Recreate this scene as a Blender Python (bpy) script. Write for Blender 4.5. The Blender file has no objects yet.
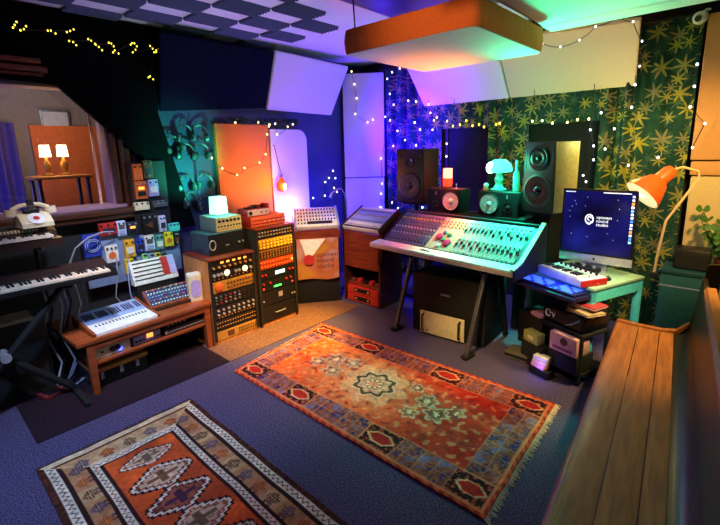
import bpy, bmesh, math, random
from mathutils import Vector, Matrix, noise
random.seed(7)
PI = math.pi
R = math.radians
scene = bpy.context.scene
COL = scene.collection

# ------------------------------------------------------------------ camera
F_PX, Y0_PX = 425.3, 236.0
yaw, pit, rol = R(42.24), R(11.64), R(-1.40)
fw = Vector((-math.sin(yaw)*math.cos(pit), math.cos(yaw)*math.cos(pit), -math.sin(pit)))
rt = Vector((math.cos(yaw), math.sin(yaw), 0))
up = rt.cross(fw)
r2 = rt*math.cos(rol) + up*math.sin(rol)
u2 = -rt*math.sin(rol) + up*math.cos(rol)
cd = bpy.data.cameras.new('camera')
cam = bpy.data.objects.new('camera', cd)
COL.objects.link(cam)
cd.sensor_fit = 'HORIZONTAL'
cd.sensor_width = 36
cd.lens = 36*F_PX/720
cd.shift_y = -(262.5-Y0_PX)/720
cd.clip_start = .05
mw = Matrix.Identity(4)
for i in range(3):
    mw[i][0], mw[i][1], mw[i][2] = r2[i], u2[i], -fw[i]
mw.translation = (0, 0, 1.75)
cam.matrix_world = mw
scene.camera = cam

# ------------------------------------------------------------------ world, exposure
w = bpy.data.worlds.new('world')
scene.world = w
w.use_nodes = True
w.node_tree.nodes['Background'].inputs[0].default_value = (.02, .02, .03, 1)
w.node_tree.nodes['Background'].inputs[1].default_value = .3
vs = scene.view_settings
vs.view_transform = 'Standard'
vs.look = 'None'
vs.gamma = 1
vs.use_curve_mapping = False
vs.exposure = 0.0

# ------------------------------------------------------------------ room light: hidden lamps and added fill spots
def light(name, kind, loc, power, col, size=.08, aim=None, spot=None, blend=.5):
    d = bpy.data.lights.new(name, kind)
    d.energy = power
    d.color = col
    if kind == 'AREA':
        d.size = size
    else:
        d.shadow_soft_size = size
    if kind == 'SPOT':
        d.spot_size = R(spot or 90)
        d.spot_blend = blend
    o = bpy.data.objects.new(name, d)
    COL.objects.link(o)
    o.location = loc
    if aim:
        o.rotation_euler = (Vector(aim)-Vector(loc)).to_track_quat('-Z', 'Y').to_euler()
    return o

TEAL = (.02, 1, .55)
light('ceiling_spot_cool', 'SPOT', (-2.2, -.1, 2.75), 330, (.42, .6, 1), .12, (-3.0, .85, 0), 60, 1)
light('fill_pedals', 'SPOT', (-2.6, .9, 2.75), 190, (.6, .74, 1), .08, (-3.9, 1.3, .75), 46, .8)  # unseen fill added for the pedals and bench gear
light('fill_bench', 'SPOT', (-2.4, 1.0, 2.75), 120, (1, .66, .36), .1, (-3.45, 1.2, .35), 42, .9)  # warm fill added for the bench wood, no fixture there
light('fill_rug', 'SPOT', (-2.3, 1.5, 2.75), 170, (1, .55, .28), .12, (-2.55, 2.2, 0), 50, 1)  # added warm fill over the red rug
light('fill_rack_floor', 'SPOT', (-2.6, 2.9, 2.3), 700, (1, .56, .1), .08, (-3.2, 2.45, 0), 38, .9)  # amber fill added for the mat by the racks, hangs free
light('fill_amber', 'SPOT', (-2.2, 1.9, 2.3), 260, (1, .55, .12), .1, (-3.35, 2.5, .2), 56, .9)  # added gold fill for the rack fronts, no lamp there
light('fill_violet', 'SPOT', (-1.6, .5, 2.8), 34, (.5, .22, 1), .12, (-2.1, 1.4, 0), 62, 1)  # unseen violet fill added over the carpet
light('fill_cloud', 'SPOT', (-1.0, .2, 2.72), 130, (1, .5, .2), .1, (-1.55, 2.6, 2.52), 30, 1)  # fill added to brighten the cloud's orange sides
light('fill_stands', 'SPOT', (-2.4, 1.9, 2.3), 190, (1, .70, .58), .1, (-3.35, 3.25, .6), 32, .9)  # added mid-air fill for the synthesizer stands
light('fill_desk', 'SPOT', (-1.3, 1.3, 2.3), 380, (1, .66, .22), .1, (-1.5, 3.05, .0), 28, 1)  # gold fill added for the floor under the mixing desk
light('fill_computer', 'SPOT', (-.1, 1.9, 2.5), 220, (1, .9, .8), .1, (-.70, 3.5, .6), 22, .9)  # added fill for the computer and the desk apron
light('fill_window', 'SPOT', (-2.6, .5, 2.75), 60, (1, .72, .66), .1, (-4.0, 1.0, 1.4), 44, .9)  # fill added to lift the window mouldings
light('fill_foam', 'SPOT', (-3.2, 1.9, 1.5), 26, (.55, .62, 1), .1, (-3.4, 2.1, 2.87), 120, .9)  # added from below to brighten the ceiling between foam squares
light('uplight_violet', 'SPOT', (-3.4, 3.9, 1.2), 50, (.16, .05, 1), .08, (-3.75, 3.3, 2.7), 100, .6)
light('uplight_violet_desk', 'SPOT', (-2.8, 3.75, 1.6), 70, (.3, .03, 1), .08, (-2.75, 4.4, 2.5), 66, 1)
light('uplight_blue', 'POINT', (-3.25, 4.3, 1.25), 70, (.015, .0, 1), .05)
light('fill_blue_curtain', 'SPOT', (-3.25, 3.95, 1.85), 460, (.03, .0, 1), .05, (-3.3, 4.66, 1.95), 110, .6)  # added mid-air fill that turns the curtain blue
light('fill_ochre', 'SPOT', (.25, 2.5, 2.5), 330, (1, .62, .22), .1, (-.35, 4.3, 1.45), 52, .9)  # unseen fill added for the ochre panels and right curtain
light('fill_tan', 'SPOT', (-.3, 2.2, 2.2), 60, (1, .42, .25), .1, (-1.2, 4.3, 2.5), 34, .9)  # added warm fill for the tan baffle
light('wall_blue', 'POINT', (-3.9, 3.5, 1.15), 22, (.015, .01, 1), .08)
light('fill_pew', 'SPOT', (.2, 3.2, 2.5), 330, (1, .66, .2), .1, (-.5, 3.2, .4), 44, 1)  # added fill that turns the pew golden, no lamp there

# ------------------------------------------------------------------ materials
def lin(c):
    return tuple(((x/255)/12.92 if x/255 <= .04045 else ((x/255+.055)/1.055)**2.4) for x in c)
MATS = {}
def M(name, c, rough=.55, metal=0., var=.12, scale=25., bump=0., emit=0., spec=.5, coat=0., alpha=1.):
    if name in MATS:
        return MATS[name]
    m = bpy.data.materials.new(name)
    m.use_nodes = True
    nt = m.node_tree
    b = nt.nodes['Principled BSDF']
    c = lin(c)
    b.inputs['Roughness'].default_value = rough
    b.inputs['Metallic'].default_value = metal
    b.inputs['Specular IOR Level'].default_value = spec
    b.inputs['Coat Weight'].default_value = coat
    tc = nt.nodes.new('ShaderNodeTexCoord')
    nz = nt.nodes.new('ShaderNodeTexNoise')
    nz.inputs['Scale'].default_value = scale
    nz.inputs['Detail'].default_value = 4
    nt.links.new(tc.outputs['Object'], nz.inputs['Vector'])
    cr = nt.nodes.new('ShaderNodeValToRGB')
    cr.color_ramp.elements[0].position = .3
    cr.color_ramp.elements[1].position = .7
    cr.color_ramp.elements[0].color = (*[x*(1-var) for x in c], 1)
    cr.color_ramp.elements[1].color = (*[min(1, x*(1+var)) for x in c], 1)
    nt.links.new(nz.outputs['Fac'], cr.inputs['Fac'])
    nt.links.new(cr.outputs['Color'], b.inputs['Base Color'])
    if bump:
        bp = nt.nodes.new('ShaderNodeBump')
        bp.inputs['Strength'].default_value = bump
        bp.inputs['Distance'].default_value = .01
        nt.links.new(nz.outputs['Fac'], bp.inputs['Height'])
        nt.links.new(bp.outputs['Normal'], b.inputs['Normal'])
    if emit:
        b.inputs['Emission Color'].default_value = (*c, 1)
        b.inputs['Emission Strength'].default_value = emit
    MATS[name] = m
    return m

def wood(name, c1, c2, rough=.35, axis=1, scale=6., coat=.2):
    m = bpy.data.materials.new(name)
    m.use_nodes = True
    nt = m.node_tree
    b = nt.nodes['Principled BSDF']
    b.inputs['Roughness'].default_value = rough
    b.inputs['Coat Weight'].default_value = coat
    b.inputs['Coat Roughness'].default_value = .2
    tc = nt.nodes.new('ShaderNodeTexCoord')
    mp = nt.nodes.new('ShaderNodeMapping')
    s = [9, 9, 9]
    s[axis] = .8
    mp.inputs['Scale'].default_value = s
    nz = nt.nodes.new('ShaderNodeTexNoise')
    nz.inputs['Scale'].default_value = scale
    nz.inputs['Detail'].default_value = 6
    nz.inputs['Distortion'].default_value = .6
    cr = nt.nodes.new('ShaderNodeValToRGB')
    cr.color_ramp.elements[0].position = .35
    cr.color_ramp.elements[1].position = .68
    cr.color_ramp.elements[0].color = (*lin(c1), 1)
    cr.color_ramp.elements[1].color = (*lin(c2), 1)
    nt.links.new(tc.outputs['Object'], mp.inputs['Vector'])
    nt.links.new(mp.outputs['Vector'], nz.inputs['Vector'])
    nt.links.new(nz.outputs['Fac'], cr.inputs['Fac'])
    nt.links.new(cr.outputs['Color'], b.inputs['Base Color'])
    MATS[name] = m
    return m

def glow(name, c, strength):
    m = bpy.data.materials.new(name)
    m.use_nodes = True
    b = m.node_tree.nodes['Principled BSDF']
    b.inputs['Base Color'].default_value = (*lin(c), 1)
    b.inputs['Emission Color'].default_value = (*lin(c), 1)
    b.inputs['Emission Strength'].default_value = strength
    MATS[name] = m
    return m

def vcol_mat(name, rough=.95, bump=.6, scale=260.):
    m = bpy.data.materials.new(name)
    m.use_nodes = True
    nt = m.node_tree
    b = nt.nodes['Principled BSDF']
    b.inputs['Roughness'].default_value = rough
    b.inputs['Specular IOR Level'].default_value = .15
    at = nt.nodes.new('ShaderNodeAttribute')
    at.attribute_name = 'pattern'
    tc = nt.nodes.new('ShaderNodeTexCoord')
    nz = nt.nodes.new('ShaderNodeTexNoise')
    nz.inputs['Scale'].default_value = scale
    nz.inputs['Detail'].default_value = 3
    mx = nt.nodes.new('ShaderNodeMixRGB')
    mx.blend_type = 'OVERLAY'
    mx.inputs[0].default_value = .55
    nt.links.new(tc.outputs['Object'], nz.inputs['Vector'])
    nt.links.new(at.outputs['Color'], mx.inputs[1])
    nt.links.new(nz.outputs['Fac'], mx.inputs[2])
    nt.links.new(mx.outputs[0], b.inputs['Base Color'])
    bp = nt.nodes.new('ShaderNodeBump')
    bp.inputs['Strength'].default_value = bump
    bp.inputs['Distance'].default_value = .004
    nt.links.new(nz.outputs['Fac'], bp.inputs['Height'])
    nt.links.new(bp.outputs['Normal'], b.inputs['Normal'])
    return m

BLACK = M('black_plastic', (17, 17, 19), .45)
MATTE = M('matte_black', (12, 12, 14), .8)
DGREY = M('dark_grey_metal', (40, 42, 46), .45, .4)
GREY = M('grey_metal', (120, 124, 130), .4, .6)
SILVER = M('brushed_silver', (190, 192, 196), .35, .5)
WHITE = M('white_plastic', (225, 224, 220), .4)
CREAM = M('cream_plastic', (220, 206, 170), .5)
GOLD = M('gold_faceplate', (190, 140, 60), .4, .2)
RED = M('red_paint', (180, 30, 28), .45)
ORANGE = M('orange_paint', (226, 106, 40), .5)
YELLOW = M('yellow_paint', (235, 200, 40), .45)
BLUE = M('blue_paint', (40, 60, 170), .45)
LBLUE = M('pale_blue_paint', (150, 170, 220), .5)
TEALP = M('turquoise_paint', (84, 208, 196), .45)
LAV = M('lavender_paint', (170, 160, 225), .5)
BROWN = M('brown_paint', (96, 54, 34), .5)
PINK = M('pink_paper', (225, 150, 160), .7)
GREENP = M('green_paint', (60, 130, 80), .5)
CABLE = M('black_rubber_cable', (14, 14, 15), .6)
WCABLE = M('pale_rubber_cable', (150, 150, 165), .5)
CHROME = M('chrome', (210, 210, 215), .15, 1)
WOODR = wood('reddish_bench_wood', (118, 50, 22), (168, 84, 38), .4, 1)
WOODD = wood('dark_stained_wood', (46, 22, 14), (84, 42, 24), .4, 1)
WOODO = wood('honey_wood', (176, 104, 46), (214, 146, 74), .45, 2)
WOODC = wood('red_brown_wood', (96, 34, 20), (140, 58, 32), .4, 0)
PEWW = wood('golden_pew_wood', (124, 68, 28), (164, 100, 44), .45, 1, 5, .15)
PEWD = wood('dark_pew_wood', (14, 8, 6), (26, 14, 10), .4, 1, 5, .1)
BULB = glow('fairy_bulb_warm', (255, 226, 150), 4)
BULBW = glow('fairy_bulb_white', (240, 240, 255), 4)
BULBY = glow('fairy_bulb_yellow', (255, 225, 70), 3.5)
LEDG = glow('green_led', (60, 255, 90), 4)
LEDR = glow('red_led', (255, 40, 30), 4)
LEDB = glow('blue_led', (60, 70, 255), 8)
LEDW = glow('lit_meter', (255, 225, 170), 4)
LEDC = glow('pale_display', (170, 220, 230), 1.6)
LEDO = glow('amber_display', (255, 150, 60), 2.2)

# ------------------------------------------------------------------ geometry helpers
class G:
    def __init__(s):
        s.b = bmesh.new()
    def box(s, x0, x1, y0, y1, z0, z1, bev=0., seg=2, mat=None):
        m = Matrix.Translation(((x0+x1)/2, (y0+y1)/2, (z0+z1)/2)) @ Matrix.Diagonal((abs(x1-x0), abs(y1-y0), abs(z1-z0), 1))
        if mat is not None:
            m = mat @ m
        r = bmesh.ops.create_cube(s.b, size=1, matrix=m)
        if bev:
            es = {e for v in r['verts'] for e in v.link_edges}
            bmesh.ops.bevel(s.b, geom=list(es), offset=bev, segments=seg, affect='EDGES', profile=.5)
        return s
    def cyl(s, p0, p1, r0, r1=None, n=16, cap=True):
        p0, p1 = Vector(p0), Vector(p1)
        d = p1-p0
        q = d.to_track_quat('Z', 'Y').to_matrix().to_4x4()
        m = Matrix.Translation((p0+p1)/2) @ q
        bmesh.ops.create_cone(s.b, cap_ends=cap, segments=n, radius1=r0, radius2=r0 if r1 is None else r1, depth=d.length, matrix=m)
        return s
    def ball(s, c, r, n=10, sc=(1, 1, 1)):
        bmesh.ops.create_uvsphere(s.b, u_segments=n, v_segments=max(4, n*2//3), radius=r, matrix=Matrix.Translation(c) @ Matrix.Diagonal((*sc, 1)))
        return s
    def lathe(s, prof, c=(0, 0, 0), axis=(0, 0, 1), n=24):
        q = Vector(axis).to_track_quat('Z', 'Y').to_matrix().to_4x4()
        m = Matrix.Translation(c) @ q
        rings = []
        for r, z in prof:
            rings.append([s.b.verts.new(m @ Vector((r*math.cos(2*PI*k/n), r*math.sin(2*PI*k/n), z))) for k in range(n)])
        for a, b in zip(rings, rings[1:]):
            for k in range(n):
                s.b.faces.new((a[k], a[(k+1) % n], b[(k+1) % n], b[k]))
        for rg, rev in ((rings[0], True), (rings[-1], False)):
            try:
                s.b.faces.new(rg[::-1] if rev else rg)
            except Exception:
                pass
        return s
    def tube(s, pts, r, n=6):
        pts = [Vector(p) for p in pts]
        rings = []
        pu = None
        for i, p in enumerate(pts):
            d = (pts[min(i+1, len(pts)-1)]-pts[max(i-1, 0)])
            if d.length < 1e-6:
                d = Vector((0, 0, 1))
            d.normalize()
            if pu is None:
                a = Vector((0, 0, 1)) if abs(d.z) < .9 else Vector((1, 0, 0))
                pu = d.cross(a).normalized()
            pu = (pu - d*pu.dot(d)).normalized()
            pv = d.cross(pu)
            rr = r[i] if isinstance(r, (list, tuple)) else r
            rings.append([s.b.verts.new(p+pu*rr*math.cos(2*PI*k/n)+pv*rr*math.sin(2*PI*k/n)) for k in range(n)])
        for a, b in zip(rings, rings[1:]):
            for k in range(n):
                s.b.faces.new((a[k], a[(k+1) % n], b[(k+1) % n], b[k]))
        s.b.faces.new(rings[0][::-1])
        s.b.faces.new(rings[-1])
        return s
    def prism(s, poly, d0, d1, plane='yz'):
        def P(a, b, d):
            return {'yz': (d, a, b), 'xz': (a, d, b), 'xy': (a, b, d)}[plane]
        A = [s.b.verts.new(P(a, b, d0)) for a, b in poly]
        B = [s.b.verts.new(P(a, b, d1)) for a, b in poly]
        n = len(poly)
        s.b.faces.new(A[::-1])
        s.b.faces.new(B)
        for k in range(n):
            s.b.faces.new((A[k], A[(k+1) % n], B[(k+1) % n], B[k]))
        bmesh.ops.recalc_face_normals(s.b, faces=s.b.faces[:])
        return s
    def grid(s, fn, nu, nv, close=False):
        V = [[s.b.verts.new(fn(i/nu, j/nv)) for j in range(nv+1)] for i in range(nu+1)]
        for i in range(nu):
            for j in range(nv):
                s.b.faces.new((V[i][j], V[i+1][j], V[i+1][j+1], V[i][j+1]))
        return s
    def xf(s, m):
        bmesh.ops.transform(s.b, matrix=m, verts=s.b.verts[:])
        return s
    def mesh(s, name, mat=None, smooth=True):
        me = bpy.data.meshes.new(name)
        bmesh.ops.recalc_face_normals(s.b, faces=s.b.faces[:])
        s.b.to_mesh(me)
        s.b.free()
        if mat:
            me.materials.append(mat)
        if smooth:
            me.shade_smooth()
            try:
                me.set_sharp_from_angle(angle=R(35))
            except Exception:
                pass
        return me

def tag(o, label=None, cat=None, group=None, kind=None):
    if label:
        o['label'] = label
    if cat:
        o['category'] = cat
    if group:
        o['group'] = group
    if kind:
        o['kind'] = kind
    return o
def thing(name, label, cat, loc=(0, 0, 0), rz=0., group=None, rot=None):
    o = bpy.data.objects.new(name, None)
    o.empty_display_size = .05
    COL.objects.link(o)
    o.location = loc
    o.rotation_euler = rot or (0, 0, rz)
    return tag(o, label, cat, group)
def part(name, g, mat, parent=None, loc=(0, 0, 0), rot=(0, 0, 0), label=None, kind=None):
    me = g.mesh(name, mat) if isinstance(g, G) else g
    o = bpy.data.objects.new(name, me)
    COL.objects.link(o)
    o.parent = parent
    o.location = loc
    o.rotation_euler = rot
    if label:
        o['label'] = label
    if kind:
        o['kind'] = kind
    return o
def solo(name, g, mat, label, cat, loc=(0, 0, 0), rz=0., group=None, rot=None, kind=None):
    o = part(name, g, mat, None, loc, rot or (0, 0, rz))
    return tag(o, label, cat, group, kind)
def struct(name, g, mat, parent=None):
    o = part(name, g, mat, parent)
    if parent is None:
        o['kind'] = 'structure'
    return o
def copy_tree(o, parent=None):
    c = o.copy()
    COL.objects.link(c)
    c.parent = parent
    for ch in list(o.children):
        copy_tree(ch, c)
    return c
CACHE = {}
def cached(key, fn, mat):
    k = (key, mat.name)
    if k not in CACHE:
        CACHE[k] = fn().mesh(key, mat)
    return CACHE[k]
def knob_mesh(r, h, mat):      # a knob that stands along +Z
    return cached('knob_%g_%g' % (r, h), lambda: G().lathe([(r, 0), (r, h*.75), (r*.8, h), (0.0005, h)], n=10), mat)
def box_mesh(x, y, z, mat, bev=0.):
    return cached('block_%g_%g_%g_%g' % (x, y, z, bev), lambda: G().box(-x/2, x/2, -y/2, y/2, 0, z, bev), mat)
def text_mesh(body, size, mat, depth=.0008, align='LEFT'):
    c = bpy.data.curves.new('lettering', 'FONT')
    c.body = body
    c.size = size
    c.extrude = depth
    c.align_x = align
    c.space_line = .85
    t = bpy.data.objects.new('lettering', c)
    COL.objects.link(t)
    bpy.context.view_layer.update()
    me = bpy.data.meshes.new_from_object(t.evaluated_get(bpy.context.evaluated_depsgraph_get()))
    bpy.data.objects.remove(t)
    me.materials.clear()
    me.materials.append(mat)
    return me
# ================================================================== the room
CARPET = M('speckled_blue_grey_carpet', (82, 74, 104), .95, 0, .9, 120, .9, spec=.1)
WALLB = M('dark_blue_wall_paint', (50, 58, 92), .75, 0, .08, 6)
WALLK = M('charcoal_wall_paint', (30, 30, 34), .8, 0, .1, 5)
CEILW = M('white_ceiling_paint', (214, 212, 218), .8, 0, .05, 4)
XL, YB, ZC = -4.2, 4.75, 2.87
struct('floor', G().box(XL-.2, 1.7, -1.7, YB+.1, -.1, 0), CARPET)
struct('ceiling', G().box(XL-.2, 1.7, -1.7, YB+.1, ZC, ZC+.1), CEILW)
wl = G()
wl.box(XL-.2, XL, -1.7, YB+.1, 0, 1.30)
wl.box(XL-.2, XL, -1.7, YB+.1, 2.30, ZC)
wl.box(XL-.2, XL, 1.36, YB+.1, 1.30, 2.30)
wl.box(XL-.2, XL, -1.7, .05, 1.30, 2.30)
struct('wall_left', wl, WALLB)
struct('wall_back', G().box(XL, 1.7, YB, YB+.1, 0, ZC), WALLK)
struct('wall_right', G().box(1.6, 1.7, -1.7, YB, 0, ZC), WALLK)
struct('wall_front', G().box(XL, 1.6, -1.7, -1.6, 0, ZC), WALLK)

struct('darkening_sheet_1', G().box(XL, XL+.015, -1.6, 1.84, 0, 1.185), WALLK)  # added sheet that darkens the lower wall
# control room window and its wooden mouldings
GLASS = bpy.data.materials.new('window_glass')
GLASS.use_nodes = True
nt = GLASS.node_tree
for n in list(nt.nodes):
    if n.type != 'OUTPUT_MATERIAL':
        nt.nodes.remove(n)
tr = nt.nodes.new('ShaderNodeBsdfTransparent')
gl = nt.nodes.new('ShaderNodeBsdfGlossy')
gl.inputs['Roughness'].default_value = .02
fr = nt.nodes.new('ShaderNodeFresnel')
fr.inputs['IOR'].default_value = 1.5
mx = nt.nodes.new('ShaderNodeMixShader')
nt.links.new(fr.outputs[0], mx.inputs[0])
nt.links.new(tr.outputs[0], mx.inputs[1])
nt.links.new(gl.outputs[0], mx.inputs[2])
nt.links.new(mx.outputs[0], nt.nodes['Material Output'].inputs['Surface'])
MAUVE = M('violet_lit_reveal', (150, 110, 130), .7)  # violet light on the reveal painted in as mauve
win = struct('window_1', G().box(-4.39, -4.2, 1.345, 1.36, 1.30, 2.30).box(-4.39, -4.2, .05, 1.345, 2.285, 2.30), MAUVE)
part('window_sill', G().box(-4.39, -4.1, .05, 1.42, 1.285, 1.315, .006), MAUVE, win)
part('glass_pane', G().box(-4.30, -4.292, .05, 1.345, 1.315, 2.285), GLASS, win)
part('glass_edge', G().box(-4.295, -4.275, 1.262, 1.278, 1.315, 2.285), M('pale_glass_edge', (240, 190, 170), .4), win)
mo = part('window_frame', G().box(-4.2, -4.12, 1.36, 1.40, 1.2, 1.93, .008).box(-4.2, -4.10, 1.415, 1.45, 1.2, 1.88, .008).box(-4.2, -4.13, 1.465, 1.51, 1.2, 1.80, .008)
          .box(-4.2, -4.05, .0, 1.5, 1.235, 1.285, .008).box(-4.2, -4.08, .0, 1.5, 1.19, 1.228, .008), WOODD, win)
part('window_header', G().box(-4.2, -4.03, .0, .93, 2.43, 2.465, .006).box(-4.2, -4.06, .0, .97, 2.37, 2.415, .006).box(-4.2, -4.05, .0, .94, 2.345, 2.36), WOODC, win)

# the room seen through the glass
LIVE = M('grey_live_room_wall', (120, 112, 110), .8)
struct('wall_beyond', G().box(-6.3, -6.2, -1, 3.2, .7, 2.9).box(-6.2, -4.4, 3.1, 3.2, .7, 2.9).box(-6.2, -4.4, -1, -.9, .7, 2.9), LIVE)
struct('floor_beyond', G().box(-6.3, -4.4, -1, 3.2, .6, .7), M('violet_floor_beyond', (60, 44, 80), .8))
struct('ceiling_beyond', G().box(-6.3, -4.4, -1, 3.2, 2.9, 3.0), LIVE)
solo('wall_hanging', G().box(-6.19, -6.14, 1.2, 2.05, .9, 2.1, .01), M('rust_orange_cloth', (190, 96, 40), .8), 'rust orange cloth hanging behind the two lit lamps beyond the glass', 'wall hanging')
solo('violet_curtain', G().grid(lambda a, b: (-6.1+.04*math.sin(a*40), .2+.85*a, .72+1.4*b), 60, 4), M('violet_curtain_cloth', (70, 56, 130), .8), 'violet curtain at the left of the room beyond the glass', 'curtain')
t = thing('console_table', 'round-topped side table carrying two lamps beyond the window', 'table', (-5.35, 1.22, .7))
part('table_top', G().box(-.2, .2, -.25, .27, .82, .85, .012), WOODO, t)
for sx in (-.16, .16):
    for sy in (-.2, .22):
        part('leg', G().cyl((sx, sy, 0), (sx, sy, .82), .018), WOODD, t)
for yy, nm in ((1.135, 'left one of two lit table lamps on the side table beyond the window'), (1.285, 'right one of two lit table lamps on the side table beyond the window')):
    t = thing('table_lamp', nm, 'lamp', (-5.33, yy, 1.55))
    part('lamp_base', G().lathe([(.05, 0), (.05, .015), (.015, .03), (.035, .08), (.035, .12), (.012, .16), (.012, .2)], n=16), GOLD, t)
    part('lamp_shade', G().lathe([(.052, .19), (.042, .31), (.04, .31), (.05, .19)], n=20), glow('lit_shade_cream_%d' % int(yy*100), (255, 232, 190), 3.2), t)
    light('table_lamp_light', 'POINT', (-5.33, yy, 1.90), 6, (1, .6, .22), .05)
t = thing('picture', 'pale framed picture hanging on the far wall beyond the glass', 'picture', (-6.17, 1.48, 2.02))
part('frame', G().box(0, .02, -.16, .14, -.04, .26, .005), GREY, t)
part('print', G().box(.02, .024, -.135, .115, -.015, .235), M('pale_print_paper', (170, 176, 186), .6), t)
light('live_room_blue', 'POINT', (-5.4, .55, 1.35), 14, (.15, .18, 1), .1)
light('live_room_ceiling', 'POINT', (-5.0, .9, 2.6), 22, (.9, .8, .85), .1)

# mat along the left wall, its shade and amber light painted as two tones
solo('floor_mat', G().box(-4.19, -3.075, .36, 1.70, .0, .007, .003), M('shaded_floor_mat', (40, 27, 36), .95, 0, .6, 110, .5, spec=.1), 'floor mat under the bench and keyboard stand, painted dark for shade', 'mat')
solo('floor_mat', G().box(-4.19, -3.075, 1.705, 3.35, .0, .007, .003), M('amber_lit_floor_mat', (116, 84, 66), .95, 0, .7, 110, .5, spec=.1), 'same floor mat before the equipment racks, amber light painted in', 'mat')

# black drape over the wall beside the control room window
DRAPE = M('black_drape_cloth', (7, 7, 9), .95, 0, .3, 9, spec=.05)
solo('wall_drape', G().prism([(.05, 2.86), (1.90, 2.86), (1.79, 2.11), (2.04, 1.02), (1.52, 1.02), (1.56, 1.74), (1.32, 1.99), (1.03, 2.29), (.05, 2.34)], -4.155, -4.105), DRAPE, 'black cloth draped over the wall beside the control room window', 'drape')

# ------------------------------------------------------------------ acoustic panels
def leaning_panel(name, p, thick, mat, label, n):       # p: four corners, n: direction of thickness
    g = G()
    n = Vector(n)*thick
    vs_ = [g.b.verts.new(Vector(q)) for q in p]+[g.b.verts.new(Vector(q)+n) for q in p]
    g.b.faces.new(vs_[:4])
    g.b.faces.new(vs_[4:][::-1])
    for k in range(4):
        g.b.faces.new((vs_[k], vs_[(k+1) % 4], vs_[4+(k+1) % 4], vs_[4+k]))
    bmesh.ops.bevel(g.b, geom=g.b.edges[:], offset=.008, segments=2, affect='EDGES')
    return solo(name, g, mat, label, 'acoustic panel')
NAVY = M('navy_panel_fabric', (8, 11, 30), .95, 0, .1, 60, .2, spec=.08)
FABW = M('white_panel_fabric', (214, 208, 214), .9, 0, .05, 80, .15)
TAN = M('tan_panel_fabric', (206, 186, 150), .9, 0, .05, 80, .15)
leaning_panel('acoustic_panel', [(-3.85, 1.77, 2.76), (-3.85, 2.95, 2.77), (-4.13, 3.02, 2.22), (-4.13, 1.82, 2.13)], .035, NAVY, 'large navy fabric panel leaning out from top of left wall', (-.85, 0, .5))
leaning_panel('acoustic_panel', [(-3.85, 2.99, 2.78), (-3.85, 4.11, 2.75), (-4.13, 4.05, 2.18), (-4.13, 3.03, 2.2)], .035, FABW, 'white panel under violet light, leaning out beside the navy panel', (-.85, 0, .5))
leaning_panel('acoustic_panel', [(-3.06, 4.15, 2.74), (-1.96, 4.15, 2.74), (-1.99, 4.62, 2.235), (-3.07, 4.62, 2.235)], .05, FABW, 'long pale baffle under violet light above the mixing desk', (0, .7, .7))
leaning_panel('acoustic_panel', [(-1.945, 4.15, 2.74), (-.755, 4.15, 2.68), (-.83, 4.62, 2.235), (-1.975, 4.62, 2.235)], .05, TAN, 'long tan baffle above the computer, right of the seam', (0, .7, .7))
ORF = M('orange_panel_fabric', (228, 122, 56), .9, 0, .08, 70, .3)
solo('acoustic_panel', G().box(-4.195, -4.13, 2.36, 3.03, .92, 2.04, .012), ORF, 'orange fabric panel upright on left wall behind the racks', 'acoustic panel')
g = G()
pts = [(3.05, .8), (3.6, .8), (3.6, 1.86)]
pts += [(3.47+.13*math.cos(a), 1.86+.13*math.sin(a)) for a in [k*PI/16 for k in range(1, 9)]]
pts += [(3.05, 1.99)]
g.prism(pts, -4.195, -4.13)
solo('acoustic_panel', g, FABW, 'white panel with a rounded top corner beside the orange panel', 'acoustic panel')
t = thing('acoustic_panel', 'tall pale panel in the corner, hung with a string of bulbs', 'acoustic panel', (-3.91, 4.435, 0), R(36.9))
part('upper_cushion', G().box(-.275, .275, 0, .06, 1.36, 2.72, .015), FABW, t)
part('lower_cushion', G().box(-.275, .265, 0, .06, .5, 1.35, .015), FABW, t)
OCHRE = M('ochre_panel_fabric', (196, 140, 78), .9, 0, .05, 60, .15)
solo('acoustic_panel', G().box(-.37, .55, 4.58, 4.66, 1.585, 2.73, .015), OCHRE, 'upper ochre wall panel right of the leafy curtain', 'acoustic panel')
solo('acoustic_panel', G().box(-.36, .55, 4.58, 4.66, 1.46, 1.575, .01), OCHRE, 'narrow ochre strip between the upper and lower wall panels', 'acoustic panel')
solo('acoustic_panel', G().box(-.35, .55, 4.58, 4.66, .15, 1.45, .015), M('sand_panel_fabric', (196, 168, 110), .9, 0, .05, 60, .15), 'lower sand wall panel above the teal storage box', 'acoustic panel')
# panels under the ceiling
FOAM = M('blue_grey_wedge_foam', (70, 76, 100), .95, 0, .15, 40, .2)
def foam():
    g = G()
    n, s, ly = 6, .234, .385
    for k in range(n):
        x0 = -s/2+s*k/n
        x1 = x0+s/n
        g.prism([(x0, 0), (x1, 0), (x1, -.008), ((x0+x1)/2, -.03), (x0, -.008)], -ly/2, ly/2, 'xz')
    return g
FM = foam().mesh('foam_tile', FOAM, smooth=False)
for i in range(-3, 6):
    for j in range(0, 8):
        if (i+j) % 2:
            continue
        x, y = -3.11-.236*i, 2.88-.388*j
        if x < -4.08 or (i < -1 and j < -i-1):
            continue
        solo('foam_tile', FM, None, 'dark wedge foam square in the ceiling checkerboard', 'acoustic foam', (x, y, ZC), 0, 'foam squares on the ceiling')
t = thing('ceiling_cloud', 'thick ceiling cloud with pleated orange sides hung by chains', 'acoustic panel', (-1.71, 2.83, 2.40))
def rounded(hx, hy, r, n=6):
    o = []
    for cx, cy, a0 in ((hx-r, hy-r, 0), (-hx+r, hy-r, PI/2), (-hx+r, -hy+r, PI), (hx-r, -hy+r, 3*PI/2)):
        o += [(cx+r*math.cos(a0+PI/2*k/n), cy+r*math.sin(a0+PI/2*k/n)) for k in range(n+1)]
    return o
g = G()
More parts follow.
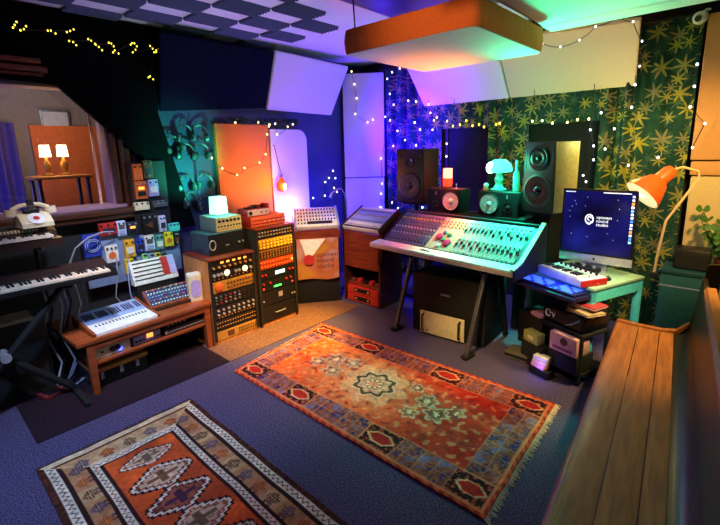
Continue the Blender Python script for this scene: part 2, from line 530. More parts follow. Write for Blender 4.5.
rp = rounded(.51, .52, .06)
per = []
for k in range(len(rp)):
    a, b = Vector(rp[k]), Vector(rp[(k+1) % len(rp)])
    m = max(1, int((b-a).length/.012))
    per += [a.lerp(b, q/m) for q in range(m)]
ring = []
for z in (0, .03, .08, .13, .155):
    bul = .012*math.sin(PI*z/.155)
    row = []
    for k, p in enumerate(per):
        d = p.normalized()*(bul+.006*noise.noise(Vector((k*.35, z*4, 0))))
        row.append(g.b.verts.new((p.x+d.x, p.y+d.y, z)))
    ring.append(row)
for a, b in zip(ring, ring[1:]):
    for k in range(len(a)):
        g.b.faces.new((a[k], a[(k+1) % len(a)], b[(k+1) % len(a)], b[k]))
g.b.faces.new(ring[-1])
part('fabric_sides', g, ORF, t)
part('fabric_underside', G().prism(rounded(.505, .515, .055), -.004, .01, 'xy'), FABW, t, label='pale underside')
for sx in (-.45, .45):
    for sy in (-.45, .45):
        part('chain', G().cyl((sx, sy, .15), (sx*1.02, sy*1.02, .47), .005, n=6), DGREY, t)
t = thing('ceiling_cloud', 'broad white panel hung under the ceiling in green light', 'acoustic panel', (-.3, 2.55, 2.60))
part('panel_board', G().box(-.95, .95, -1.1, .90, .0, .05, .012), FABW, t)
part('rounded_rim', G().box(-.96, .96, .86, 1.08, -.012, .055, .03, 4), FABW, t)
for sx in (-.8, .8):
    part('hanger', G().cyl((sx, .5, .05), (sx, .5, .27), .005, n=6), DGREY, t)
solo('ceiling_board', G().box(-2.25, -1.2, 1.75, 3.2, 2.76, 2.83, .008), WOODD, 'dark brown board under the ceiling above the orange cloud', 'board')

# ------------------------------------------------------------------ window behind the mixing desk
wn = struct('window_2', G().box(-2.82, -1.07, 4.71, 4.75, .98, 1.02).box(-2.82, -1.07, 4.71, 4.75, 1.96, 2.0).box(-2.82, -2.78, 4.71, 4.75, .98, 2.0).box(-1.11, -1.07, 4.71, 4.75, .98, 2.0), MATTE)
part('dark_pane', G().box(-2.78, -1.11, 4.725, 4.745, 1.02, 1.96), M('dark_window_pane', (30, 32, 34), .8, spec=.05), wn)
# ================================================================== curtains printed with star-shaped leaves
def leaf_mat():
    m = bpy.data.materials.new('leaf_print_cloth')
    m.use_nodes = True
    nt = m.node_tree
    N, Lk = nt.nodes, nt.links
    b = N['Principled BSDF']
    b.inputs['Roughness'].default_value = .85
    b.inputs['Specular IOR Level'].default_value = .2
    tc = N.new('ShaderNodeTexCoord')
    sp = N.new('ShaderNodeSeparateXYZ')
    Lk.new(tc.outputs['Object'], sp.inputs[0])
    def math_(op, a, b_=None):
        n = N.new('ShaderNodeMath')
        n.operation = op
        for i, v in enumerate((a, b_)):
            if v is None:
                continue
            if isinstance(v, (int, float)):
                n.inputs[i].default_value = v
            else:
                Lk.new(v, n.inputs[i])
        return n.outputs[0]
    def layer(scale, off, rad):
        cb = N.new('ShaderNodeCombineXYZ')
        Lk.new(math_('ADD', sp.outputs['X'], off), cb.inputs[0])
        Lk.new(math_('ADD', sp.outputs['Z'], off*1.7), cb.inputs[1])
        vo = N.new('ShaderNodeTexVoronoi')
        vo.voronoi_dimensions = '2D'
        vo.inputs['Scale'].default_value = scale
        vo.inputs['Randomness'].default_value = 1
        Lk.new(cb.outputs[0], vo.inputs['Vector'])
        sb = N.new('ShaderNodeVectorMath')
        sb.operation = 'SUBTRACT'
        Lk.new(cb.outputs[0], sb.inputs[0])
        Lk.new(vo.outputs['Position'], sb.inputs[1])
        s2 = N.new('ShaderNodeSeparateXYZ')
        Lk.new(sb.outputs[0], s2.inputs[0])
        ln = N.new('ShaderNodeVectorMath')
        ln.operation = 'LENGTH'
        Lk.new(sb.outputs[0], ln.inputs[0])
        sc = N.new('ShaderNodeSeparateColor')
        Lk.new(vo.outputs['Color'], sc.inputs[0])
        th = math_('ARCTAN2', s2.outputs[1], s2.outputs[0])
        c = math_('ABSOLUTE', math_('SINE', math_('ADD', math_('MULTIPLY', th, 3.5), math_('MULTIPLY', sc.outputs[0], 3.0))))
        lim = math_('MULTIPLY', math_('ADD', math_('MULTIPLY', math_('SUBTRACT', 1.0, math_('POWER', c, .85)), 1.0), .28), math_('MULTIPLY', math_('ADD', math_('MULTIPLY', sc.outputs[2], .6), .6), rad))
        return math_('LESS_THAN', ln.outputs['Value'], lim), sc.outputs[1]
    m1, c1 = layer(7.4, 0, .072)
    m2, c2 = layer(9.5, 3.3, .05)
    def mix(f, a, b_):
        n = N.new('ShaderNodeMixRGB')
        for i, v in enumerate((f, a, b_)):
            if hasattr(v, 'links'):
                Lk.new(v, n.inputs[i])
            elif i:
                n.inputs[i].default_value = (*lin(v), 1)
            else:
                n.inputs[i].default_value = v
        return n.outputs[0]
    nz = N.new('ShaderNodeTexNoise')
    nz.inputs['Scale'].default_value = 9
    Lk.new(tc.outputs['Object'], nz.inputs['Vector'])
    base = mix(nz.outputs['Fac'], (18, 50, 46), (54, 106, 90))
    l2 = mix(c2, (44, 84, 84), (90, 120, 90))
    l1 = mix(c1, (150, 146, 110), (196, 190, 70))
    Lk.new(mix(m1, mix(m2, base, l2), l1), b.inputs['Base Color'])
    return m
LEAF = leaf_mat()
def curtain(x0, x1, z0, z1, y, label, amp=.04, wl=.17, pinch=0.):
    nx = int((x1-x0)/.012)
    def fn(a, b):
        x = x0+(x1-x0)*a
        s = amp*(.55+.45*math.sin(x*5.1+.8))
        yy = y+s*(math.sin(2*PI*x/wl+1.3*math.sin(x*3.3))+.45*math.sin(4.4*PI*x/wl+1))+.008*math.sin(b*7+x*9)
        return (x-(x-(x0+x1)/2)*pinch*(1-b), yy, z0+(z1-z0)*b)
    g = G().grid(fn, nx, 16)
    bmesh.ops.solidify(g.b, geom=g.b.faces[:], thickness=.004)
    return solo('curtain', g, LEAF, label, 'curtain')
curtain(-3.68, -2.84, .08, 2.74, 4.66, 'leafy curtain glowing blue, left of the mixing desk window', .055)
curtain(-2.86, -1.06, 1.955, 2.70, 4.64, 'short leafy valance across the top of the dark window', .02)
curtain(-2.2, -1.77, .9, 1.97, 4.655, 'narrow leafy curtain strip behind the teal glass lamp', .05)
curtain(-1.09, -.78, .02, 2.72, 4.65, 'leafy curtain between the dark window and the computer', .055)
curtain(-.80, -.395, .02, 2.74, 4.62, 'dark folded leafy curtain behind the clamp lamp', .065, .16)
solo('curtain_rail', G().cyl((-3.75, 4.6, 2.745), (-.36, 4.6, 2.745), .012), MATTE, 'thin black rail the leafy curtains hang from', 'curtain rail')
# ================================================================== rugs
def mixc(a, b, t):
    return tuple(x+(y-x)*t for x, y in zip(a, b))
def rug(name, corners, L, W, colour, label, step=.006):
    P = [Vector((*c, 0)) for c in corners]      # u0v0, u1v0, u1v1, u0v1
    nu, nv = int(L/step), int(W/step)
    def fn(a, b):
        p = P[0].lerp(P[1], a).lerp(P[3].lerp(P[2], a), b)
        wob = .008*noise.noise(Vector((a*9, b*6, 2)))
        return (p.x+wob, p.y+wob*.7, .0125+.002*noise.noise(Vector((a*14, b*8, 0))))
    g = G().grid(fn, nu, nv)
    n0 = len(g.b.verts)
    ring = [e for e in g.b.edges if e.is_boundary]
    r = bmesh.ops.extrude_edge_only(g.b, edges=ring)
    for v in r['geom']:
        if isinstance(v, bmesh.types.BMVert):
            v.co.z = .001
    me = bpy.data.meshes.new(name)
    bmesh.ops.recalc_face_normals(g.b, faces=g.b.faces[:])
    g.b.to_mesh(me)
    g.b.free()
    at = me.color_attributes.new('pattern', 'FLOAT_COLOR', 'POINT')
    data = []
    for k in range(len(me.vertices)):
        i, j = (k//(nv+1), k % (nv+1)) if k < n0 else (0, 0)
        c = colour(L*i/nu, W*j/nv) if k < n0 else (60, 30, 24)
        data += [*lin(c), 1]
    at.data.foreach_set('color', data)
    me.materials.append(vcol_mat(name+'_pile'))
    me.shade_smooth()
    t = thing('rug', label, 'rug')
    part('pile', me, None, t)
    return t, P
def nz(u, v, s, k=0.):
    return noise.noise(Vector((u*s, v*s, k)))
L1, W1 = 2.25, 1.16
def hexagon(a, b, ra, rb):
    return max(abs(a)/ra*.62+abs(b)/rb*.55, abs(b)/rb*.92)
def red_rug(u, v):
    red, org, dk, pale, tan = (178, 44, 30), (222, 92, 44), (48, 24, 28), (214, 160, 120), (190, 120, 84)
    e = min(u, L1-u, v, W1-v)
    wear = nz(u, v, 9)*.45+nz(u, v, 34)*.5
    B = .225
    if e < .03:
        c = mixc((150, 40, 28), (206, 84, 52), .5+.5*math.sin((u+v)*90+3*nz(u, v, 8)))
        if .022 < e:
            c = (206, 120, 84)
    elif e < B:
        cu, cv = min(u, L1-u), min(v, W1-v)
        medal = None
        if cu < B+.03 and cv < B:
            medal = (cu-.135, cv-.127, .088, .062)
        elif cv < B:
            for h in (.71, 1.49):
                if abs(u-h) < .13:
                    medal = (u-h, cv-.127, .10, .066)
        if medal:
            a, b, ra, rb = medal
            d = hexagon(a, b, ra, rb)
            if d < .56:
                c = (184, 40, 30)
                if abs(nz(u, v, 30, 4)) < .08:
                    c = (150, 34, 30)
            elif d < .70:
                c = pale
            else:
                c = dk
                k = math.sin(a*95)*math.sin(b*95)
                if k > .72:
                    c = (190, 90, 62)
                elif nz(u, v, 34, 6) > .25:
                    c = (150, 60, 50)
            if max(abs(a)/.125, abs(b)/.093) > .96:
                c = tan
        else:
            k = nz(u, v, 13, 3)+.6*nz(u, v, 33, 5)
            c = mixc((112, 56, 58), (150, 84, 70), .5+k)
            if k > .28:
                c = (108, 92, 132)
            elif k < -.34:
                c = (54, 50, 104)
            g1 = abs(((u if cv < B else v)/.105) % 1-.5)
            if g1 > .46 or abs(e-.128) < .004 or abs(nz(u, v, 20, 9)) < .045:
                c = mixc(c, tan, .75)
        if e < .038 or e > B-.008:
            c = mixc(tan, (206, 96, 60), .4)
    else:
        fade = math.exp(-((u-L1*.46)**2+(v-W1*.5)**2)/.16)
        c = mixc(mixc(org, red, .5+.5*math.tanh((u-1.3)*2)+nz(u, v, 4)*.4), (222, 150, 112), .62*fade+.25*nz(u, v, 11))
        du, dv = u-L1*.485, v-W1/2
        for (ou, ov, rr, col) in ((-.50, .10, .10, (150, 110, 124)), (-.40, -.05, .09, (164, 120, 120)), (-.60, -.02, .08, (140, 100, 116)), (-.33, .14, .08, (156, 112, 120)),
                                  (.44, .06, .085, (120, 96, 78)), (.56, -.03, .09, (112, 92, 84)), (.66, .06, .07, (134, 92, 76)), (.40, -.12, .07, (150, 100, 80)), (.30, .16, .06, (140, 80, 66))):
            a = math.atan2(dv-ov, du-ou)
            d = math.hypot(du-ou, dv-ov)/(rr*(1+.22*math.cos(6*a+ou*9)))
            if d < 1:
                c = mixc(c, col, .75)
                if d < .32:
                    c = (216, 176, 146)
                elif d < .42:
                    c = (96, 56, 52)
                elif abs(d-.8) < .09:
                    c = (206, 160, 130)
        k = nz(u, v, 21, 9)
        if k > .3 and math.hypot(du, dv) > .25:
            c = mixc(c, (206, 140, 104), .7)
        elif k < -.36:
            c = mixc(c, (120, 44, 40), .7)
        a = math.atan2(dv, du*.9)
        d = math.hypot(du*.9, dv)/(1+.12*math.cos(8*a))
        if d < .24:
            if d < .026:
                c = (206, 120, 90)
            elif d < .06:
                c = (216, 176, 150) if math.cos(8*a) > 0 else (156, 100, 80)
            elif d < .068:
                c = (110, 66, 56)
            elif d < .115:
                c = mixc((222, 176, 150), (176, 120, 96), .5+nz(u, v, 40))
            elif d < .145:
                c = (84, 60, 46)
            elif d < .156:
                c = (216, 176, 146)
            else:
                c = mixc(c, (216, 168, 136), .55)
    return tuple(max(0, min(255, x*(1+.3*wear))) for x in c)
r1, P1 = rug('red_rug', [(-2.895, 1.635), (-.735, 1.635), (-.785, 2.81), (-3.04, 2.745)], L1, W1, red_rug, 'red oriental rug with pale star medallion, in front of mixing desk')
FRINGE = M('ivory_fringe', (232, 216, 200), .95)
def fringe(a, b, out, n, ln, mat):
    g = G()
    for k in range(n):
        p = a.lerp(b, (k+.5)/n)
        o = out*(ln*(.6+.6*random.random()))+(b-a).normalized()*(random.random()-.5)*.02
        g.tube([p+Vector((0, 0, .008)), p+o*.5+Vector((0, 0, .006)), p+o+Vector((0, 0, .002))], .003, 4)
    return g
part('fringe', fringe(P1[1], P1[2], Vector((1, 0, 0)), 190, .036, FRINGE), FRINGE, r1, kind='stuff')
part('fringe', fringe(P1[3], P1[0], Vector((-1, 0, 0)), 150, .016, FRINGE), FRINGE, r1, kind='stuff')
L2, W2 = 1.95, .90
def brown_rug(u, v):
    brn, dk, wht, tan, org, rust = (92, 46, 28), (48, 26, 22), (218, 200, 172), (176, 132, 86), (214, 88, 34), (150, 58, 32)
    ev = min(v, W2-v)
    e = min(u, ev)
    short = u < ev
    along = v if short else u
    wear = nz(u, v, 9)*.4+nz(u, v, 36)*.5
    def zig(e0, e1, period):
        m, h = (e0+e1)/2, (e1-e0)/2
        z = abs(((along/period) % 1)*2-1)*2-1
        return abs((e-m)/h-z*.55)
    if e < (.012 if short else .03):
        c = mixc(dk, brn, .5+nz(u, v, 40))
    elif e < .075:
        if short:
            c = (206, 180, 140) if e < .055 else brn
        else:
            c = dk if zig(.03, .075, .04) < .22 else wht
    elif e < .098:
        c = mixc(tan, (196, 160, 110), .5) if short else dk
    elif e < .19:
        q = (along/.125) % 1-.5
        cell = int(along/.125)
        c = mixc([(188, 146, 98), (170, 120, 74), (178, 122, 84)][cell % 3], (200, 170, 120), .5 if short else .0)
        a, b = q*.125, e-.144
        k = abs(a)*.9+abs(b)
        if k < .043:
            gx, gy = math.floor(a/.013), math.floor(b/.013)
            dot = (a/.013-gx-.5)**2+(b/.013-gy-.5)**2
            if dot < .2:
                c = [(70, 40, 30), (64, 62, 90), (150, 80, 40)][cell % 3]
            elif cell % 3 == 2:
                c = (196, 120, 60)
        for aa in (-.016, .016):
            d = math.hypot((a-aa)*1.1, b-.036)
            if .004 < d < .011:
                c = (48, 40, 60)
    elif e < .207:
        c = dk if not short else (206, 176, 136)
    elif e < .245:
        c = (120, 70, 44) if zig(.207, .245, .036) < .25 else wht
    elif e < .262:
        c = dk
    else:
        c = mixc(org, rust, .35+nz(u, v, 5)*1.0)
        ci = max(0, math.floor((u-.375)/.215+.5))
        du, dv = abs(u-(.375+ci*.215)), abs(v-W2/2)
        if ci == 0:
            du, dv = du*1.5, dv*1.12
        def ins(a, b):
            return a >= 0 and b >= 0 and math.floor(a/.0168)+math.floor(b/.029) <= 5 and b < .158
        if ins(du, dv):
            if not ins(du+.0085, dv+.0125):
                c = wht
            elif not ins(du+.017, dv+.026):
                c = [(150, 84, 60), (120, 62, 44), (90, 44, 40)][ci % 3]
            else:
                c = [(196, 160, 124), (200, 166, 130), (150, 80, 54)][ci % 3]
                if min(du, dv*.6) < .012 and max(du, dv*.6) < .05:
                    c = [(104, 84, 60), (110, 76, 50), (70, 40, 60)][ci % 3]
                elif nz(u, v, 55, ci) > .22:
                    c = [(120, 80, 60), (176, 120, 80), (90, 50, 44)][ci % 3]
        elif ins(du-.008, dv-.012):
            c = dk
    return tuple(max(0, min(255, x*(1+.3*wear))) for x in c)
r2_, P2 = rug('brown_rug', [(-2.79, .30), (-.84, .30), (-.84, 1.19), (-2.785, 1.215)], L2, W2, brown_rug, 'brown and orange tribal rug with stepped medallions, nearest the camera', .0048)
DKF = M('dark_brown_fringe', (50, 32, 26), .95)
part('fringe', fringe(P2[3], P2[0], Vector((-1, 0, 0)), 130, .028, DKF), DKF, r2_, kind='stuff')
# ================================================================== devices with a front panel (local front faces -Y)
FACE = (PI/2, 0, 0)
def device(name, label, cat, loc, rz, w_, d, h, body, face, group=None, bev=.004, rot=None):
    t = thing(name, label, cat, loc, rz, group, rot)
    part('case', G().box(-w_/2, w_/2, .004, d, 0, h, bev), body, t)
    part('front_panel', G().box(-w_/2+.003, w_/2-.003, -.002, .006, .003, h-.003), face, t)
    return t
def knobs(t, xs, zs, r, h, mat, y=-.002, name='knob'):
    me = knob_mesh(r, h, mat)
    for z in zs:
        for x in xs:
            part(name, me, None, t, (x, y, z), FACE)
def blocks(t, name, xs, zs, bw, bh, bd, mat, y=-.002):
    me = box_mesh(bw, bh, bd, mat)
    for z in zs:
        for x in xs:
            part(name, me, None, t, (x, y, z), FACE)
def span(a, b, n):
    return [a+(b-a)*k/(n-1) for k in range(n)] if n > 1 else [(a+b)/2]
EAST = PI/2        # devices along the left wall look towards +X

# ------------------------------------------------------------------ low bench along the left wall
bx, by = -3.375, .75
brz = .05
bench = thing('wooden_bench', 'low reddish wooden bench with shelf along left wall', 'bench', (bx, by, .007), brz)
def slab(x0, x1, y0, y1, z0, z1):
    return G().box(x0, x1, y0, y1, z0, z1, .006)
part('bench_top', slab(-.68, 0, -.04, 1.03, .395, .43), WOODR, bench)
part('shelf', slab(-.60, -.03, .05, .98, .215, .243), WOODR, bench)
part('apron', slab(-.035, -.012, .04, .99, .345, .396), WOODR, bench)
for sx in (-.65, -.055):
    for sy in (.02, .955):
        part('leg', G().prism([(sy+.006, 0), (sy+.048, 0), (sy+.055, .396), (sy, .396)], sx, sx+.045), WOODR, bench)
def on_bench(x, y, z=0.):     # bench coordinates to the room
    return (bx+x*math.cos(brz)-y*math.sin(brz), by+x*math.sin(brz)+y*math.cos(brz), .437+z)
# keyboard synthesizer
t = thing('synthesizer', 'pale blue and white synthesizer with wooden cheek on bench', 'synthesizer', on_bench(-.02, .10), brz+.02)
part('lower_deck', G().prism([(-.01, 0), (-.01, .022), (-.20, .038), (-.20, 0)], 0, .46, 'xz'), WHITE, t)
part('upper_deck', G().prism([(-.20, 0), (-.20, .043), (-.40, .083), (-.40, 0)], 0, .46, 'xz'), LBLUE, t)
part('wooden_cheek', G().prism([(-.005, 0), (-.005, .027), (-.20, .05), (-.41, .09), (-.41, 0)], -.02, .0, 'xz'), WOODR, t)
part('wooden_cheek', G().prism([(-.005, 0), (-.005, .027), (-.20, .05), (-.41, .09), (-.41, 0)], .46, .48, 'xz'), WOODR, t)
sl = box_mesh(.10, .007, .006, M('navy_sliders', (30, 38, 90), .5))
for k in range(22):
    if k % 5 == 4:
        continue
    part('slider', sl, None, t, (-.30, .03+k*.0195, .064), (0, R(11), 0))
bt = box_mesh(.03, .008, .006, GREY)
for k in range(16):
    part('button', bt, None, t, (-.14, .05+k*.025, .033), (0, R(5), 0))
# two desktop synthesizers with patch panels
def slant(name, label, loc, rz, w_, d, h0, h1, body, face):
    t = thing(name, label, 'synthesizer', loc, rz)
    part('case', G().prism([(0, 0), (0, h0), (d, h1), (d, 0)], -w_/2, w_/2, 'yz').xf(Matrix.Identity(4)), body, t)
    a = math.atan2(h1-h0, d)
    L = math.hypot(d, h1-h0)
    return t, a, L
def on_slant(t, me, name, x, s, h0, a, off=.002):
    return part(name, me, None, t, (x, s*math.cos(a)-off*math.sin(a), h0+s*math.sin(a)+off*math.cos(a)), (a, 0, 0))
t, a, L = slant('synthesizer', 'white patch synthesizer with red and violet corner, rear of bench', on_bench(-.40, .755, .19), EAST, .385, .08, .02, .20, WHITE, WHITE)
on_slant(t, box_mesh(.06, .17, .002, RED), 'red_panel', .10, L/2, .03, a, .001)
on_slant(t, box_mesh(.055, .17, .0025, LAV), 'violet_panel', .16, L/2, .03, a, .001)
for k in range(9):
    for q in range(5):
        on_slant(t, cached('patch_slot', lambda: G().box(-.016, .016, -.004, .004, 0, .005), DGREY), 'patch_slot', -.165+k*.028+q*.003, .025+q*.037, .02, a)
part('stand_block', G().box(-.17, .17, .01, .08, -.19, 0), MATTE, t)
t, a, L = slant('synthesizer', 'dark blue knob-covered desktop synthesizer at right end of bench', on_bench(-.19, .775, .0), EAST, .39, .14, .035, .15, WOODR, BLUE)
on_slant(t, box_mesh(.37, L-.02, .003, M('navy_knob_panel', (40, 50, 96), .5)), 'front_panel', 0, L/2, .035, a, .0)
cols = [WHITE, LBLUE, SILVER, WHITE, LBLUE, RED]
for k in range(14):
    for q in range(5):
        on_slant(t, knob_mesh(.007, .016, cols[(k*3+q*5) % 6] if not (k in (5, 6) and q == 2) else RED), 'knob', -.17+k*.026, .02+q*.035, .035, a, .003)
part('front_lip', G().box(-.195, .195, -.03, .0, 0, .025, .004), WOODD, t)
# small loudspeaker on the bench
t = thing('loudspeaker', 'small cream loudspeaker with violet grille at bench end', 'speaker', on_bench(-.13, .965), EAST-.25)
part('body', G().prism([(x*1.0, y+.055) for x, y in rounded(.062, .055, .03)], 0, .23, 'xy'), CREAM, t)
part('top_cap', G().prism([(x, y+.055) for x, y in rounded(.058, .052, .03)], .23, .245, 'xy'), WHITE, t)
part('grille', G().prism([(x, y+.115) for x, y in rounded(.042, .08, .035)], -.004, .002, 'xz'), LAV, t)
# what stands on the bench's shelf
def on_shelf(x, y, z=0.):
    p = on_bench(x, y)
    return (p[0], p[1], .25+z)
t = device('effects_unit', 'beige effects unit with black dial and violet light on bench shelf', 'effects unit', on_shelf(-.06, .21), EAST+brz, .25, .22, .09, CREAM, CREAM)
knobs(t, [-.01, .03], [.05], .02, .02, BLACK)
knobs(t, [-.08], [.05], .008, .015, BLACK)
part('status_light', knob_mesh(.016, .006, LEDB), None, t, (.045, -.003, .03), FACE)
t = device('effects_unit', 'violet effects unit with amber display on bench shelf', 'effects unit', on_shelf(-.07, .47), EAST+brz, .22, .2, .075, LAV, LAV)
part('display', box_mesh(.05, .035, .003, LEDO), None, t, (.02, -.003, .05), FACE)
knobs(t, span(-.09, -.03, 3), [.03], .008, .012, BLACK)
knobs(t, span(.06, .1, 3), [.025], .006, .012, DGREY)
t = device('patch_bay', 'black unit with a row of silver jacks on bench shelf', 'patch bay', on_shelf(-.055, .79), EAST+brz, .36, .2, .05, BLACK, BLACK)
knobs(t, span(-.16, .15, 20), [.022], .006, .008, SILVER, name='jack')
knobs(t, [-.172, .172], [.025], .012, .004, CREAM, name='mounting_ear')
t = device('effects_unit', 'black stomp box with white switches on top of silver jack unit', 'effects unit', on_shelf(-.08, .72, .05), EAST+brz, .2, .12, .045, BLACK, MATTE)
knobs(t, span(-.07, .07, 5), [.025], .007, .015, SILVER)
t = thing('travel_chest', 'black latched trunk with a pale wooden lid under the bench', 'trunk', on_bench(-.10, .26)[:2]+(.008,), EAST+brz)
part('box', G().box(-.2, .2, .0, .3, 0, .12, .006), BLACK, t)
part('lid', G().box(-.205, .205, -.015, .31, .12, .155, .008), WOODO, t)
for xx in (-.14, .0, .12):
    part('latch', G().box(xx-.012, xx+.012, -.008, .002, .06, .115, .002), SILVER, t)

# ------------------------------------------------------------------ keyboards on the X stand
def piano_keys(t, n, x0, kw, y0, kl, z, wmat, bmat, h=.018):
    g, b = G(), G()
    for k in range(n):
        g.box(x0+k*kw+.0006, x0+(k+1)*kw-.0006, y0, y0+kl, z-h, z, .0012, 1)
        if (k % 7) in (0, 1, 3, 4, 5) and k < n-1:
            b.box(x0+(k+1)*kw-kw*.3, x0+(k+1)*kw+kw*.3, y0+kl*.36, y0+kl, z-.004, z+.011, .0015, 1)
    part('white_keys', g, wmat, t)
    part('black_keys', b, bmat, t)
IVORY = M('ivory_keys', (226, 204, 178), .35)
t = thing('electric_piano', 'long dark stage piano, lower of two keyboards on the stand', 'keyboard', (-3.43, .37, .865), EAST)
W_ = 1.36
part('body', G().prism([(-.01, 0), (-.01, .03), (.14, .03), (.15, .055), (.30, .085), (.32, .07), (.32, 0)], -W_/2, W_/2, 'yz'), M('dark_brown_shell', (52, 34, 30), .4), t)
piano_keys(t, 54, -W_/2+.05, .0235, -.005, .14, .05, IVORY, BLACK)
part('end_cheek', G().box(W_/2-.025, W_/2, -.015, .31, 0, .062, .008), BLACK, t)
part('key_slip', G().box(-W_/2, W_/2, -.022, -.006, 0, .036, .004), BLACK, t)
part('control_strip', G().box(.15, W_/2-.1, .2, .24, .0665, .0675).xf(Matrix.Identity(4)), DGREY, t)
t = thing('electric_organ', 'dark organ keyboard, upper of two keyboards, under the telephone', 'keyboard', (-3.575, .20, 1.13), EAST)
W_ = 1.16
part('body', G().prism([(0, 0), (0, .05), (.13, .055), (.135, .085), (.26, .125), (.36, .13), (.36, 0)], -W_/2, W_/2, 'yz'), M('dark_walnut_shell', (46, 26, 20), .4), t)
piano_keys(t, 46, -W_/2+.03, .0235, -.005, .13, .078, IVORY, BLACK)
dr = box_mesh(.012, .03, .012, CREAM)
for k in range(22):
    part('drawbar', dr, None, t, (.05+k*.02, .18, .098), (R(18), 0, 0))
part('name_badge', G().box(.28, .36, .245, .249, .121, .14).xf(Matrix.Translation((0, 0, -.005))), GREY, t)
st = thing('keyboard_stand', 'black X-shaped stand carrying the two keyboards', 'keyboard stand', (-3.6, .34, .007))
part('leg', G().tube([(.08, .40, .855), (.08, -.36, .03)], .024, 8), MATTE, st)
part('leg', G().tube([(.03, -.40, .855), (.03, .36, .03)], .024, 8), MATTE, st)
for yy in (-.36, .36):
    part('foot', G().box(-.3, .34, yy-.018, yy+.018, 0, .035, .006), MATTE, st)
for yy in (-.4, .4):
    part('cradle', G().box(-.20, .17, yy-.02, yy+.02, .83, .857, .004), MATTE, st)
    part('upright', G().tube([(-.19, yy*.8, .84), (-.23, yy*.8, 1.10)], .016, 8), MATTE, st)
    part('upper_arm', G().box(-.28, .03, yy*.8-.015, yy*.8+.015, 1.10, 1.122, .004), MATTE, st)
part('pivot_bolt', G().cyl((.0, 0, .442), (.13, 0, .442), .03), SILVER, st)
t = thing('telephone', 'old cream rotary telephone on top of the upper keyboard', 'telephone', (-3.755, .665, 1.259), EAST+.12)
part('body', G().prism([(-.085, 0), (-.085, .03), (-.02, .085), (.07, .10), (.09, .0)], -.095, .095, 'yz'), CREAM, t)
dl = part('dial', G().lathe([(.052, 0), (.052, .006), (.04, .009), (.0005, .009)], n=24), WHITE, t, (0, -.055, .058), (R(41), 0, 0))
part('dial_centre', knob_mesh(.02, .012, RED), None, dl)
part('cradle', G().box(-.05, .05, .0, .055, .09, .125, .012), BLACK, t)
g = G()
g.tube([(-.11, .03, .125), (-.06, .03, .15), (0, .03, .155), (.06, .03, .15), (.11, .03, .125)], .016, 10)
for s in (-1, 1):
    g.cyl((s*.118, .025, .128), (s*.125, .02, .08), .036, .032, 16)
part('handset', g, CREAM, t)
part('cradle_button', G().cyl((0, .03, .15), (0, .03, .19), .03, .016, 12), MATTE, t)
solo('shelf_board', G().box(-.10, .10, -.32, .2, 0, .03, .006), M('pale_grey_board', (150, 146, 140), .6), 'pale grey board on the floor stand behind the keyboard stand', 'board', (-3.78, .35, .60))
t = thing('amplifier', 'black amplifier standing behind the keyboard stand by the wall', 'amplifier', (-3.70, .3, .007), EAST)
part('cabinet', G().box(-.3, .32, 0, .28, 0, .59, .012), BLACK, t)
part('grille_cloth', G().box(-.27, .29, -.006, .002, .03, .44), MATTE, t)
part('handle', G().tube([(-.08, .14, .585), (-.07, .14, .592), (.07, .14, .592), (.08, .14, .585)], .004, 6), DGREY, t)
t = thing('effects_pedal', 'dark foot pedal with red lamp on the floor under the stand', 'pedal', (-3.60, .585, .008), EAST+.3)
part('base', G().box(-.07, .07, 0, .12, 0, .03, .004), M('maroon_paint', (120, 40, 44), .5), t)
part('treadle', G().prism([(0, .03), (.12, .03), (.12, .06)], -.045, .045, 'yz'), BLACK, t)
part('lamp', knob_mesh(.008, .008, LEDB), None, t, (.05, .1, .03))
for q in range(7):
    yy = .62+q*.045+random.uniform(-.02, .02)
    xx = -3.72-random.random()*.1
    z1 = .8+random.random()*.08
    pts = [(xx-.02, yy, z1), (xx+.0, yy+.02, z1-.2), (xx+.05*math.sin(q), yy-.03, .45), (xx+.03, yy+.04, .2), (xx+.04*math.cos(q), yy-.02, .03), (xx+.08, yy-.12, .015)]
    mt = [WCABLE, CABLE, WCABLE, LBLUE, CABLE, WCABLE, GREY][q]
    nm = ['grey cable hanging nearest the keyboard stand leg', 'black cable among those hanging behind the bench end', 'second grey cable hanging behind the bench end', 'pale blue cable hanging behind the bench end', 'black cable nearest the wall behind the bench end', 'grey cable dropping beside the bench leg', 'metallic grey cable farthest along behind the bench'][q]
    solo('cable', G().tube(pts, .008, 6), mt, nm, 'cable')

